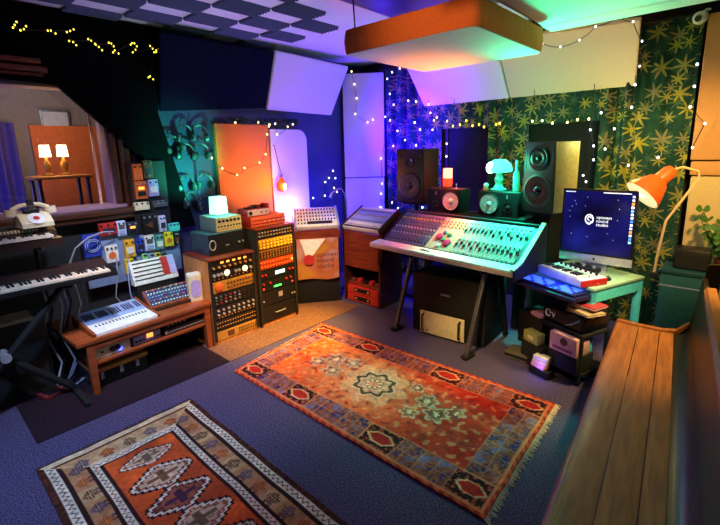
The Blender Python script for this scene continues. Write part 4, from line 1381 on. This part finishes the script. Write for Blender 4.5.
t = thing('loudspeaker', 'tall all-black speaker on a pole left of the red lamp', 'speaker', (-2.82, 3.97, 1.13), 0)
part('cabinet', G().box(-.19, .19, 0, .3, 0, .60, .01), NSB, t)
part('baffle', G().box(-.18, .18, -.004, .004, .01, .59), M('glossy_black_baffle', (12, 12, 13), .25), t)
DCONE = M('dark_glossy_cone', (36, 30, 28), .3)
cone(t, 0, .19, .125, DCONE, -.005, BLACK, BLACK)
cone(t, 0, .45, .05, DCONE, -.005, BLACK, BLACK, 'tweeter')
for s in (-1, 1):
    part('port', G().lathe([(.022, 0), (.022, .004), (.016, -.004), (.001, -.004)], n=16), DGREY, t, (s*.13, -.005, .52), FACE)
t = thing('speaker_stand', 'black pole stand under the tall all-black speaker', 'speaker stand', (-2.82, 4.10, .007))
part('pole', G().cyl((0, 0, .03), (0, 0, 1.10), .025), MATTE, t)
part('top_plate', G().box(-.12, .12, -.1, .1, 1.095, 1.118, .004), MATTE, t)
part('base_plate', G().box(-.16, .16, -.15, .15, 0, .03, .006), MATTE, t)
t = thing('loudspeaker', 'large two-cone speaker with pale wooden side, left of the computer', 'speaker', (-1.335, 3.78, 1.165), R(-20))
part('cabinet', G().box(-.155, .155, .012, .31, 0, .60, .004), M('pale_olive_veneer', (206, 196, 130), .5), t)
part('baffle', G().box(-.157, .157, -.004, .022, -.003, .603, .006), M('warm_grey_baffle', (52, 44, 38), .5), t)
cone(t, 0, .185, .118, M('black_glossy_woofer', (20, 16, 18), .22), -.005, M('rubber_ring', (70, 70, 66), .4), M('glossy_cap', (30, 22, 26), .2))
cone(t, .0, .465, .088, M('black_glossy_woofer', (20, 16, 18), .22), -.005, BLACK, M('glossy_cap', (30, 22, 26), .2), 'tweeter')
part('side_slot', G().box(-.14, -.128, -.006, .0, .38, .54), BLACK, t)
part('side_slot', G().box(.128, .14, -.006, .0, .38, .54), BLACK, t)
t = thing('speaker_stand', 'black box stand under the large speaker with wooden side', 'speaker stand', (-1.335, 3.79, .007), R(-20))
part('column', G().box(-.09, .09, .06, .24, .03, 1.13, .006), MATTE, t)
part('top_plate', G().box(-.14, .14, .0, .3, 1.13, 1.152, .004), MATTE, t)
part('base_plate', G().box(-.14, .14, -.0, .3, 0, .03, .004), MATTE, t)
# lamps on the small speakers
t = thing('candle_lamp', 'glowing red cylinder lamp on the left small speaker', 'lamp', (-2.295, 3.90, 1.327))
part('lamp_base', G().lathe([(.05, 0), (.05, .012), (.042, .02), (.001, .02)], n=20), BROWN, t)
part('glass_cylinder', G().lathe([(.046, .02), (.048, .10)], n=24), glow('red_glass_low', (255, 50, 24), 2.6), t)
part('lit_cylinder', G().lathe([(.048, .10), (.047, .20), (.001, .20)], n=24), glow('red_glass_bright', (255, 150, 120), 2.6), t)
light('red_lamp_light', 'SPOT', (-2.3, 3.74, 1.52), 40, (1, .07, .05), .05, (-2.15, 3.5, .9), 84, .7)
light('red_lamp_glow', 'POINT', (-2.29, 3.78, 1.5), 5, (1, .06, .03), .05)
light('red_lamp_up_light', 'SPOT', (-2.15, 3.75, 1.56), 150, (1, .2, .005), .05, (-2.0, 3.15, 2.4), 50, 1)
light('red_lamp_back_light', 'POINT', (-2.29, 4.06, 1.46), 6, (1, .05, .03), .05)
t = thing('table_lamp', 'mushroom lamp of teal glass on the right small speaker', 'lamp', (-1.75, 3.92, 1.327))
TG = M('teal_glass', (120, 220, 200), .15, 0, .2, 30)
part('lamp_base', G().lathe([(.075, 0), (.078, .01), (.05, .025), (.03, .06), (.045, .1), (.03, .14), (.022, .18)], n=24), TG, t)
part('glass_shade', G().lathe([(.05, .165), (.115, .175), (.12, .20), (.10, .25), (.06, .285), (.001, .295)], n=28), glow('teal_glass_shade', (90, 240, 205), 1.5), t)
part('bulb', G().ball((-.05, -.085, .215), .042, 12, (1, .8, 1.3)), glow('teal_white_bulb', (210, 255, 245), 6), t)
light('teal_glass_light', 'SPOT', (-1.55, 3.78, 1.66), 190, TEAL, .06, (-1.6, 3.48, .9), 80, .6)
light('teal_glass_glow', 'POINT', (-1.72, 3.72, 1.60), 9, TEAL, .06)
light('teal_glass_up_light', 'POINT', (-1.60, 4.1, 1.74), 9, (.05, 1, .4), .06)
light('teal_ceiling_light', 'SPOT', (-1.4, 3.6, 1.9), 75, (.03, 1, .36), .06, (-.85, 3.05, 2.7), 96, .8)
t = thing('glass_bottle', 'tall clear bottle beside the teal lamp on the right small speaker', 'bottle', (-1.575, 3.90, 1.327))
part('bottle_body', G().lathe([(.028, 0), (.03, .02), (.03, .15), (.012, .2), (.012, .26), (.001, .26)], n=16), TG, t)
part('stopper', G().cyl((0, 0, .258), (0, 0, .28), .012), SILVER, t)
t = thing('ornament', 'small round pale ornament with red foot on the right small speaker', 'ornament', (-1.855, 3.87, 1.327))
part('ball', G().ball((0, 0, .045), .025, 12), WHITE, t)
part('foot', G().lathe([(.03, 0), (.03, .012), (.015, .03), (.001, .03)], n=14), ORANGE, t)
t = thing('ornament', 'small silver finial on the left small speaker, right of red lamp', 'ornament', (-2.175, 3.87, 1.325))
part('stem', G().lathe([(.015, 0), (.004, .01), (.004, .03), (.008, .045), (.001, .055)], n=12), SILVER, t)

# ================================================================== computer desk
drz = math.atan2(3.28-3.50, -.72+1.28)
desk = thing('computer_desk', 'turquoise painted desk holding the computer', 'desk', (-1.28, 3.50, .007), drz)
DW, DD = .60, .60
part('desk_top', G().box(-.01, DW+.01, -.01, DD, .69, .715, .006), M('worn_turquoise_top', (150, 190, 150), .5), desk)
part('apron', G().box(.01, DW-.01, .0, .02, .60, .69), TEALP, desk)
part('apron', G().box(DW-.02, DW, .0, DD, .60, .69), TEALP, desk)
for sx in (.0, DW-.045):
    for sy in (.0, DD-.045):
        part('leg', G().box(sx, sx+.045, sy, sy+.045, 0, .69, .004), TEALP, desk)
def on_desk(x, y, z=0.):
    return (-1.28+x*math.cos(drz)-y*math.sin(drz), 3.50+x*math.sin(drz)+y*math.cos(drz), .723+z)
t = thing('computer', 'all-in-one computer with starry blue screen on the turquoise desk', 'computer', (-.84, 3.74, .724))
part('chin', G().box(-.265, .265, -.008, .012, .07, .135, .003), M('silver_aluminium', (206, 206, 206), .3, .3), t)
part('screen_bezel', G().box(-.265, .265, -.010, .012, .135, .665, .004), BLACK, t)
part('rear_shell', G().prism([(.012, .08), (.03, .2), (.05, .35), (.03, .55), (.012, .65)], -.24, .24, 'yz'), SILVER, t)
part('stand', G().prism([(.02, .0), (.04, .22), (.055, .22), (.05, .0)], -.09, .09, 'yz').box(-.09, .09, -.06, .1, 0, .008, .002), SILVER, t)
SCR = bpy.data.materials.new('starry_screen')
SCR.use_nodes = True
nt = SCR.node_tree
b_ = nt.nodes['Principled BSDF']
tc = nt.nodes.new('ShaderNodeTexCoord')
n1 = nt.nodes.new('ShaderNodeTexNoise')
n1.inputs['Scale'].default_value = 3
cr = nt.nodes.new('ShaderNodeValToRGB')
cr.color_ramp.elements[0].position = .35
cr.color_ramp.elements[0].color = (.002, .001, .02, 1)
cr.color_ramp.elements[1].position = .75
cr.color_ramp.elements[1].color = (.01, .01, .20, 1)
nt.links.new(tc.outputs['Object'], n1.inputs['Vector'])
nt.links.new(n1.outputs['Fac'], cr.inputs['Fac'])
nt.links.new(cr.outputs['Color'], b_.inputs['Emission Color'])
b_.inputs['Emission Strength'].default_value = 1
b_.inputs['Base Color'].default_value = (.004, .004, .01, 1)
b_.inputs['Roughness'].default_value = .25
s_ = part('screen', G().box(-.25, .25, -.0125, -.009, .15, .65), SCR, t)
SW = glow('screen_white', (235, 240, 255), 1.1)
part('lettering', text_mesh('uptown\nsound\nstudio', .035, SW, .0003), None, s_, (-.005, -.0135, .435), FACE)
g = G()
g.tube([(-.055+.028*math.cos(a), -.0135, .425+.038*math.sin(a)) for a in [2*PI*k/20-.9 for k in range(19)]], .005, 5)
g.tube([(-.055+.012*math.cos(a), -.0135, .432+.016*math.sin(a)) for a in [2*PI*k/14 for k in range(12)]], .004, 5)
g.tube([(-.066, -.0135, .40), (-.05, -.0135, .385), (-.04, -.0135, .41)], .005, 5)
part('ear_emblem', g, SW, s_)
g = G()
for k in range(16):
    g.ball((random.uniform(-.22, .15), -.0127, random.uniform(.25, .62)), .0025, 6)
part('stars', g, SW, s_, kind='stuff')
part('menu_bar', G().box(-.245, -.17, -.0133, -.0125, .638, .645), SW, s_)
part('menu_bar', G().box(.03, .22, -.0133, -.0125, .638, .645), SW, s_)
ic = [glow('icon_%d' % k, c, 1) for k, c in enumerate([(230, 230, 240), (200, 220, 255), (255, 170, 60), (240, 240, 250), (80, 160, 255), (160, 220, 250), (230, 230, 240), (60, 130, 255)])]
for k in range(14):
    part('dock_icon', box_mesh(.018, .018, .001, ic[k % 8]), None, s_, (.236, -.0127, .62-k*.027), FACE)
def chin_emblem():
    return G().ball((0, -.0088, .102), .009, 10, (1, .15, 1.1)).tube([(0, -.009, .111), (.004, -.009, .118)], .002, 5)
part('emblem', chin_emblem(), BLACK, t)
light('screen_light', 'SPOT', (-.84, 3.70, 1.12), 4, (.15, .18, 1), .2, (-1.0, 3.2, .7), 120, .6)
t = thing('midi_keyboard', 'white keyboard controller with pads lying on the turquoise desk', 'keyboard', (-1.19, 3.46, .724), R(-30))
part('body', G().box(0, .46, -.0, .24, 0, .055, .006), M('lilac_white_shell', (214, 208, 226), .45), t)
piano_keys(t, 15, .02, .0265, .005, .10, .064, WHITE, BLACK, .012)
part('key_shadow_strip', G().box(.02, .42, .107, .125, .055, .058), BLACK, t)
for k in range(8):
    part('knob', knob_mesh(.009, .02, BLACK), None, t, (.05+k*.05, .20, .055))
for k in range(8):
    part('pad', box_mesh(.03, .025, .006, M('mint_pad', (150, 220, 180), .5)), None, t, (.05+k*.05, .155, .055))
part('red_end', G().box(.455, .463, .0, .24, 0, .05, .002), RED, t)
solo('book', G().box(0, .17, 0, .12, 0, .022, .004), M('red_book_cover', (200, 50, 40), .5), 'red book on the desk right of the keyboard controller', 'book', on_desk(.42, .03), drz+.2)
t = thing('audio_interface', 'flat black audio interface with knobs below the computer screen', 'audio interface', on_desk(.16, .27), drz+.05)
part('case', G().box(0, .24, 0, .1, 0, .045, .004), BLACK, t)
for k in range(5):
    part('knob', knob_mesh(.012, .018, DGREY if k % 2 else SILVER), None, t, (.03+k*.045, .05, .045))
t = thing('computer_mouse', 'black mouse on the desk at the right of the red book', 'mouse', on_desk(.52, .26), drz)
part('shell', G().ball((0, 0, .0), .03, 14, (1, 1.6, .9)), BLACK, t)
part('wheel', G().cyl((-.004, .025, .024), (.004, .025, .024), .006), GREY, t)
# keyboard lit blue on a pull-out tray
t = thing('lit_keyboard', 'computer keyboard with blue lit keys on the pull-out tray', 'keyboard', (-1.345, 3.335, .672), drz)
part('shell', G().box(.03, .57, .01, .17, 0, .018, .004), M('dark_blue_shell', (24, 30, 90), .4), t)
KL = [glow('blue_lit_key', (24, 34, 220), 1.0), glow('pale_blue_lit_key', (70, 120, 255), 1.0)]
for q in range(5):
    for k in range(16):
        part('key', box_mesh(.026, .023, .006, KL[1] if (k+q) % 4 and k not in (9, 10) else KL[0]), None, t, (.065+k*.0305, .035+q*.028, .018))
t = thing('keyboard_tray', 'dark pull-out tray in front of the turquoise desk', 'tray', (-1.345, 3.335, .64), drz)
part('tray_board', G().box(.0, .59, -.02, .22, 0, .028, .004), M('dark_blue_tray', (22, 26, 70), .4), t)
for s in (.03, .56):
    part('runner', G().box(s-.01, s+.01, .1, .36, .012, .03), DGREY, t)
light('tray_blue_light', 'POINT', (-1.12, 3.17, .86), 1.6, (.05, .08, 1), .1)
# clamp lamp
t = thing('clamp_lamp', 'orange conical clamp lamp on an angled arm above the computer', 'lamp', (-.56, 3.75, 1.36))
ax = Vector((.62, .48, .75)).normalized()
LSH = M('orange_lamp_shade', (238, 100, 30), .4, 0, .05, 10)
g = G().lathe([(.135, 0), (.128, .03), (.075, .14), (.052, .16), (.05, .24), (.035, .27), (.001, .272)], axis=ax, n=32)
part('lamp_shade', g, LSH, t)
part('inner_reflector', G().lathe([(.131, -.003), (.09, .03), (.03, .06), (.001, .062)], axis=ax, n=32), glow('warm_white_reflector', (255, 232, 170), 1.0), t)
part('bulb', G().ball(tuple(ax*.02), .034, 14), glow('warm_lamp_bulb', (255, 240, 205), 4), t)
tip = ax*.26
part('arm', G().tube([tip, tip+Vector((.06, .05, .02)), (.30, .18, .17), (.31, .19, .12), (.25, .17, .0), (.15, .13, -.2)], .009, 8), M('cream_arm', (220, 190, 140), .4), t)
part('pole', G().tube([(.15, .13, -.2), (.13, .12, -.4), (.115, .115, -.63)], .009, 8), M('cream_arm', (220, 190, 140), .4), t)
part('clamp', G().box(.09, .14, .08, .15, -.635, -.60, .004), DGREY, t)
light('clamp_lamp_light', 'SPOT', (-.62, 3.745, 1.30), 22, (1, .78, .38), .05, (-.95, 3.6, .6), 130, .6)
light('clamp_lamp_spill', 'POINT', (-.85, 4.2, 1.85), 11, (1, .85, .28), .08)

# things piled under and beside the desk
t = thing('gear_trolley', 'black trolley under the turquoise desk, stacked with gear', 'trolley', (-1.08, 3.28, .007), drz)
part('lower_shelf', G().box(0, .37, 0, .31, .06, .085, .004), MATTE, t)
part('upper_shelf', G().box(0, .37, 0, .31, .36, .385, .004), MATTE, t)
for sx in (.01, .36):
    for sy in (.01, .30):
        part('post', G().box(sx-.012, sx+.012, sy-.012, sy+.012, .03, .385), MATTE, t)
        part('castor', G().cyl((sx-.012, sy, .02), (sx+.012, sy, .02), .02, n=14), BLACK, t)
def on_tr(x, y, z):
    return (-1.08+x*math.cos(drz)-y*math.sin(drz), 3.28+x*math.sin(drz)+y*math.cos(drz), z+.007)
t = thing('gear_bag', 'black bag with white emblem on top of the trolley', 'bag', on_tr(.0, .02, .387), drz)
part('bag', G().box(0, .36, 0, .30, 0, .13, .03, 3), BLACK, t)
g = G()
g.tube([(.06+.022*math.cos(a), -.003, .075+.026*math.sin(a)) for a in [2*PI*k/16 for k in range(15)]], .005, 5)
g.tube([(.095, -.003, .09), (.11, -.003, .05), (.12, -.003, .09)], .004, 5)
part('white_emblem', g, WHITE, t)
part('strap', G().tube([(.22, -.004, .03), (.28, -.01, .06), (.33, -.01, .10)], .008, 6), GREY, t)
for k, (nm, mt, lb) in enumerate((('magazine', M('dark_cover', (60, 30, 36), .5), 'dark magazine lowest in the pile on the black bag'), ('magazine', M('sand_cover', (190, 160, 110), .5), 'sand-coloured magazine second in the pile on the black bag'),
                                  ('magazine', M('grey_green_cover', (110, 130, 110), .5), 'grey-green magazine third in the pile on the black bag'), ('book', M('red_cover', (170, 40, 44), .5), 'red book on top of the pile on the black bag'))):
    t = thing(nm, lb, nm, on_tr(.20, .03+.01*k, .518+.019*k), drz+[.1, -.2, .25, .0][k])
    part('cover', G().box(0, .20, 0, .16, 0, .003).box(0, .20, 0, .16, .014, .017).box(0, .20, .157, .16, 0, .017), mt, t)
    part('pages', G().box(.003, .197, .002, .157, .003, .014), CREAM, t)
t = thing('box_of_leads', 'pink and white printed box at the front of the trolley', 'box', on_tr(.14, -.05, .22), drz+.05)
part('carton', G().box(0, .22, 0, .16, 0, .14, .006), M('pink_white_carton', (222, 170, 170), .6), t)
part('printed_patch', G().lathe([(.03, 0), (.03, .002), (.001, .002)], n=20), BROWN, t, (.12, -.001, .09), FACE)
part('printed_patch', box_mesh(.16, .025, .002, M('brown_pink_print', (150, 80, 84), .6)), None, t, (.11, -.001, .03), FACE)
solo('storage_box', G().box(0, .24, 0, .2, 0, .135, .006), MATTE, 'black box under the pink and white printed box', 'box', on_tr(.13, -.05, .087), drz+.05)
solo('book', G().box(0, .11, 0, .16, 0, .03, .004), PINK, 'pink book jutting out at the left of the trolley', 'book', on_tr(-.11, .02, .387), drz-.2)
solo('storage_box', G().box(-.12, .11, -.02, .2, 0, .28, .006), BLACK, 'black box under the pink book, left of the trolley', 'box', on_tr(-.13, .05, .10), drz-.1)
t = thing('carton', 'olive carton with pale label left of the trolley', 'box', on_tr(-.10, -.06, .195), drz-.1)
part('carton', G().box(0, .15, 0, .08, 0, .085, .004), M('olive_carton', (150, 150, 80), .6), t)
part('label', box_mesh(.06, .03, .002, CREAM), None, t, (.08, -.001, .045), FACE)
solo('storage_box', G().box(-.02, .2, 0, .1, 0, .185, .004), MATTE, 'low black box under the olive carton', 'box', on_tr(-.10, -.06, .002), drz-.1)
t = thing('audio_interface', 'flat interface with bright blue light left of the trolley on floor', 'audio interface', on_tr(-.22, -.13, .0), drz+.35)
part('case', G().box(0, .27, 0, .16, 0, .06, .004), M('khaki_metal', (110, 106, 90), .4, .3), t)
part('blue_lamp', knob_mesh(.014, .008, LEDB), None, t, (.24, -.001, .035), FACE)
part('black_band', G().box(.0, .27, -.003, .0, .02, .04), BLACK, t)
for k in range(3):
    solo('cassette_case', G().box(0, .115, 0, .07, 0, .028, .003), [PINK, M('pale_pink_case', (224, 180, 176), .5), WHITE][k], ['rose cassette case, lowest at the foot of the trolley', 'pale pink cassette case in the middle at the foot of the trolley', 'white cassette case on top at the foot of the trolley'][k], 'cassette case', on_tr(.06+.005*k, -.14+.004*k, .06+.03*k), drz+.1*k)
solo('storage_box', G().box(-.01, .16, -.0, .085, 0, .058, .004), BLACK, 'thin black box under the cassette cases', 'box', on_tr(.05, -.14, .0), drz)
light('trolley_led_light', 'POINT', (-1.0, 3.05, .10), .5, (.15, .15, 1), .02)

# teal storage box by the back wall and what stands on it
t = thing('storage_bin', 'dark teal storage box by the back wall behind the pew', 'box', (-.29, 4.22, .007))
part('bin', G().box(-.15, .22, 0, .3, 0, .66, .012), M('teal_bin_plastic', (40, 96, 104), .4), t)
part('lid', G().box(-.155, .225, -.008, .305, .66, .70, .008), M('teal_lid_plastic', (30, 74, 84), .4), t)
part('pale_seam', G().box(-.152, .222, -.004, .0, .555, .567), LBLUE, t)
part('pale_seam', G().box(-.152, .222, -.004, .0, .12, .13), LBLUE, t)
t = thing('small_amplifier', 'small black amplifier on top of the teal storage box', 'amplifier', (-.25, 4.28, .709))
part('cabinet', G().box(-.12, .12, 0, .18, 0, .17, .012), BLACK, t)
part('grille', G().box(-.105, .105, -.004, .0, .015, .12), MATTE, t)
t = thing('ivy_plant', 'trailing green ivy beside the ochre wall panels', 'plant', (-.05, 4.40, .709))
part('pot', G().lathe([(.05, 0), (.065, .1), (.058, .1), (.045, .01)], n=18), BROWN, t)
g, st_ = G(), G()
for k in range(7):
    a = 2*PI*k/7
    pts = [Vector((.02*math.cos(a), .02*math.sin(a), .08+.0*k))]
    for q in range(1, 7):
        pts.append(pts[0]+Vector((.05*q*math.cos(a)*.6, .03*q*math.sin(a)*.4+.0, .45*q/6*(.6+.4*((k*3) % 5)/5)+.02*math.sin(q))))
    st_.tube(pts, .003, 5)
    for p in pts[1:]:
        for s in (-1, 1):
            c = p+Vector((s*.025, random.uniform(-.02, .02), 0))
            m = Matrix.Translation(c) @ Matrix.Rotation(random.uniform(-1, 1), 4, 'Z') @ Matrix.Rotation(random.uniform(.6, 1.4), 4, 'X')
            v = [g.b.verts.new(m @ Vector(q_)) for q_ in ((0, -.03, 0), (.025, -.01, .004), (.018, .02, 0), (0, .035, .006), (-.018, .02, 0), (-.025, -.01, .004))]
            g.b.faces.new(v)
bmesh.ops.solidify(g.b, geom=g.b.faces[:], thickness=.001)
part('leaves', g, M('ivy_green', (90, 140, 50), .5), t)
part('stems', st_, M('ivy_stem', (70, 90, 40), .6), t)
t = thing('wall_camera', 'small white camera high up at the curtain corner', 'camera', (-.415, 4.53, 2.70))
part('housing', G().lathe([(.02, -.05), (.045, -.03), (.048, .03), (.03, .05), (.001, .052)], n=20, axis=(-.2, -1, -.3)), WHITE, t)
part('lens', G().lathe([(.024, .05), (.024, .056), (.001, .054)], n=16, axis=(-.2, -1, -.3)), BLACK, t)
part('bracket', G().tube([(0, 0, .03), (.03, .04, .06), (.05, .055, .06)], .01, 8), WHITE, t)

# ================================================================== church pew on the right
prz = math.atan2(-(-.38+.585), 3.50-1.36)*-1
pew = thing('church_pew', 'long varnished wooden pew with grooved seat, at right', 'pew', (-.345, 1.22, .0), prz)
PL = 2.33
def strip(x0, z0, x1, z1, y0, y1, th=.022):
    d = Vector((x1-x0, z1-z0)).normalized()
    n = Vector((-d.y, d.x))*th
    return G().prism([(x0, z0), (x1, z1), (x1-n.x, z1-n.y), (x0-n.x, z0-n.y)], y0, y1, 'xz')
front = [(.0+.022*math.sin(a)-.022, .395+.022*math.cos(a)) for a in [-PI*.9+PI*.9*k/8 for k in range(9)]]
part('front_edge', G().prism(front+[(.035, .412), (.035, .385)], 0, PL, 'xz'), PEWW, pew)
part('seat_plank', strip(.033, .414, .106, .408, 0, PL), PEWW, pew)
part('seat_plank', strip(.110, .408, .234, .404, 0, PL), PEWW, pew)
part('seat_plank', strip(.238, .404, .318, .408, 0, PL), PEWW, pew)
back = [(.320+.085*math.sin(a), .409+.085*(1-math.cos(a))) for a in [PI*.47*k/8 for k in range(9)]]
inner = [(x+.014, z-.02) for x, z in back]
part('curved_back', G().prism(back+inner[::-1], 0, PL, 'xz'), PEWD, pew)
bx1, bz1 = back[-1]
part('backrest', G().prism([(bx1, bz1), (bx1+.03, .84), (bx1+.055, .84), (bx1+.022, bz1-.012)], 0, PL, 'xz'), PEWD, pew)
part('top_rail', G().prism([(bx1+.018, .835), (bx1+.015, .88), (bx1+.03, .90), (bx1+.07, .90), (bx1+.075, .835)], 0, PL-.45, 'xz'), PEWW, pew)
end = [(-.03, .0), (-.03, .36), (-.03, .40), (.1, .405), (.25, .40), (.33, .42), (.40, .49), (bx1+.02, .70), (bx1+.05, .93), (bx1+.12, .94), (bx1+.12, .0)]
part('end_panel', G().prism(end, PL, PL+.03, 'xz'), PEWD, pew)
lip = [(-.042, .395), (-.035, .425), (-.01, .432), (.1, .422), (.25, .418), (.33, .432), (.395, .50), (.405, .49), (.34, .405), (.25, .39), (.0, .39)]
part('end_moulding', G().prism(lip, PL-.005, PL+.04, 'xz'), PEWW, pew)
end2 = [(-.03, .0), (-.03, .36), (-.05, .42), (-.03, .45), (.02, .45), (.05, .425), (.25, .405), (.36, .43), (.40, .50), (bx1+.02, .70), (bx1+.05, .93), (bx1+.12, .94), (bx1+.12, .0)]
part('end_panel', G().prism(end2, -.03, .0, 'xz'), M('orange_pew_end', (196, 108, 44), .35), pew)
part('under_rail', G().box(.04, .07, .03, PL, .25, .385), PEWD, pew)

# ================================================================== fairy lights
def lights(label, pts, bulb, r=.011, sag=0., cable=True):
    r *= .72
    t = thing('fairy_lights', label, 'fairy lights')
    if cable and len(pts) > 1:
        path = [Vector((pts[0][0], 4.595, 2.74))] if abs(pts[0][1]-4.55) < .02 and abs(pts[-1][1]-4.55) < .02 else []
        for a, b in zip(pts, pts[1:]):
            a, b = Vector(a), Vector(b)
            for q in range(5):
                f = q/5
                path.append(a.lerp(b, f)+Vector((0, .0, -sag*4*f*(1-f))))
        path.append(Vector(pts[-1]))
        part('cable', G().tube(path, .003, 5), CABLE, t)
    bm_ = cached('bulb_%g' % r, lambda: G().ball((0, 0, 0), r, 10, (1, 1, 1.25)), bulb)
    o0 = None
    for p in pts:
        o0 = part('bulb', bm_, None, t, p)
    return t
_yb = [(-4.09, .82, 2.69), (-4.09, .87, 2.67), (-4.09, 1.04, 2.69), (-4.09, 1.17, 2.71), (-4.09, 1.18, 2.63), (-4.09, 1.31, 2.66), (-4.09, 1.36, 2.62), (-4.09, 1.46, 2.66), (-4.09, 1.48, 2.61), (-4.09, 1.63, 2.69), (-4.09, 1.65, 2.64), (-4.09, 1.80, 2.67), (-4.09, 1.83, 2.66), (-4.09, 1.75, 2.43)]
_yb = [(x, y+dy, z+dz) for x, y, z in _yb for dy, dz in ((0, 0), (random.uniform(.012, .03), random.uniform(-.03, .03)), (-random.uniform(.012, .03), random.uniform(-.03, .02)))]  # extra bulbs added around each one to spread its glow
lights('string of yellowish bulbs along the top of the black drape', _yb, BULBY, .008, .0)
lights('string of bulbs drooping across the orange wall panel', [(-4.10, 2.28, 1.69), (-4.10, 2.39, 1.58), (-4.10, 2.56, 1.50), (-4.10, 2.66, 1.57), (-4.10, 2.86, 1.62), (-4.10, 2.95, 1.71), (-4.10, 2.99, 1.93), (-4.10, 3.02, 2.02), (-4.10, 2.88, 2.06), (-4.10, 2.59, 2.05)], BULB, .013, .015)
lights('short string of bulbs over the white rounded panel', [(-4.10, 3.03, 2.04), (-4.10, 3.11, 2.05), (-4.10, 3.13, 1.93), (-4.10, 3.29, 2.02), (-4.10, 3.37, 2.05)], BULB, .013, .02)
lights('bulbs scattered over the blue wall behind the synthesizer stands', [(-4.17, 3.59, 1.32), (-4.17, 3.59, 1.12), (-4.17, 3.7, 1.13), (-4.17, 3.65, .99), (-4.17, 3.91, 1.14), (-4.17, 3.93, 1.32), (-4.17, 4.0, 1.37), (-4.17, 4.08, 1.46), (-4.17, 4.12, 1.36), (-4.17, 4.09, 1.23), (-4.17, 4.14, 1.17), (-4.17, 4.09, .95)], BULBW, .014, .03)
lights('string of bulbs trailing down the pale corner panel', [(-4.01, 4.33, 2.74), (-3.98, 4.345, 2.58), (-3.96, 4.36, 2.40), (-3.98, 4.345, 2.20), (-3.85, 4.445, 2.09), (-3.79, 4.485, 2.12)], BULB, .014, .01)
lights('vertical string of bulbs at the left edge of the blue-lit curtain', [(-3.59, 4.55, 2.62), (-3.55, 4.55, 2.43), (-3.63, 4.55, 2.15), (-3.55, 4.55, 2.10), (-3.71, 4.55, 1.61), (-3.70, 4.55, 1.27), (-3.72, 4.55, 1.13), (-3.73, 4.55, .94)], BULBW, .014, 0)
lights('vertical string of bulbs down the middle of the blue-lit curtain', [(-3.51, 4.55, 2.69), (-3.39, 4.55, 2.72), (-3.26, 4.55, 2.32), (-3.49, 4.55, 2.29), (-3.43, 4.55, 1.96), (-3.50, 4.55, 1.77), (-3.31, 4.55, 1.84), (-3.43, 4.55, 1.6), (-3.53, 4.55, 1.02), (-3.43, 4.55, .95)], BULBW, .014, 0)
lights('string of bulbs down the right side of the blue-lit curtain', [(-3.14, 4.55, 2.30), (-3.16, 4.55, 2.05), (-3.08, 4.55, 1.96), (-3.14, 4.55, 1.77), (-3.12, 4.55, 1.5), (-3.04, 4.55, .99)], BULBW, .016, 0)
lights('string of bulbs hanging below the violet baffle', [(-2.96, 4.55, 2.25), (-2.88, 4.55, 2.06), (-2.93, 4.55, 2.15), (-2.90, 4.55, 1.95), (-2.84, 4.55, 2.09), (-2.70, 4.55, 2.04), (-2.70, 4.55, 1.78), (-2.70, 4.55, 1.63)], BULB, .014, 0)
lights('string of bulbs along the valance hem left of the teal lamp', [(-2.62, 4.55, 1.98), (-2.53, 4.55, 1.99), (-2.45, 4.55, 2.03), (-2.37, 4.55, 1.97), (-2.29, 4.55, 1.98), (-2.23, 4.55, 1.95), (-2.09, 4.55, 1.97), (-2.05, 4.55, 1.98)], BULBY, .015, .015)
lights('string of bulbs along the valance hem right of the teal lamp', [(-1.70, 4.55, 1.98), (-1.60, 4.55, 1.98), (-1.50, 4.55, 1.95), (-1.36, 4.55, 1.95), (-1.27, 4.55, 1.97), (-1.17, 4.55, 1.97)], BULB, .014, .015)
lights('vertical string of bulbs at the right edge of the dark window', [(-1.15, 4.55, 1.87), (-1.11, 4.55, 1.72), (-1.10, 4.55, 1.59), (-1.18, 4.55, 1.44), (-1.15, 4.55, 1.38)], BULBW, .013, 0)
lights('string of bulbs on the leafy curtain left of the clamp lamp', [(-.83, 4.55, 2.40), (-.82, 4.55, 2.24), (-.83, 4.55, 2.05), (-1.07, 4.55, 2.02), (-.95, 4.55, 1.87), (-1.01, 4.55, 1.69), (-.81, 4.55, 1.54)], BULBW, .013, 0)
lights('string of bulbs down the edge between curtain and ochre panel', [(-.40, 4.54, 2.35), (-.40, 4.54, 2.18), (-.41, 4.54, 2.02), (-.30, 4.54, 1.88), (-.36, 4.54, 1.69), (-.59, 4.54, 1.61)], BULBW, .013, 0)
lights('string of bulbs looped along the top of the tan baffle', [(-1.48, 4.10, 2.62), (-1.33, 4.11, 2.57), (-1.18, 4.11, 2.60), (-1.06, 4.1, 2.68), (-.90, 4.1, 2.72), (-.80, 4.12, 2.67), (-.74, 4.2, 2.53), (-.76, 4.32, 2.36)], BULBW, .010, .01)
# greenery wound round the string above the panels
g = G()
for k in range(110):
    f = random.random()
    c = Vector((-4.10, 2.5+.95*f, 2.085+random.uniform(-.03, .03)))
    m = Matrix.Translation(c) @ Matrix.Rotation(random.uniform(0, 6), 4, 'X') @ Matrix.Rotation(random.uniform(-.7, .7), 4, 'Z')
    v = [g.b.verts.new(m @ Vector(q_)) for q_ in ((0, -.03, 0), (.004, 0, .014), (0, .035, 0), (-.004, 0, -.014))]
    g.b.faces.new(v)
bmesh.ops.solidify(g.b, geom=g.b.faces[:], thickness=.001)
g.tube([(-4.11, 2.48+.1*k, 2.085+.012*math.sin(k*2)) for k in range(11)], .005, 5)
solo('leaf_garland', g, M('dark_garland_green', (40, 66, 34), .6), 'dark green leaf garland along the top of the orange panel', 'garland')
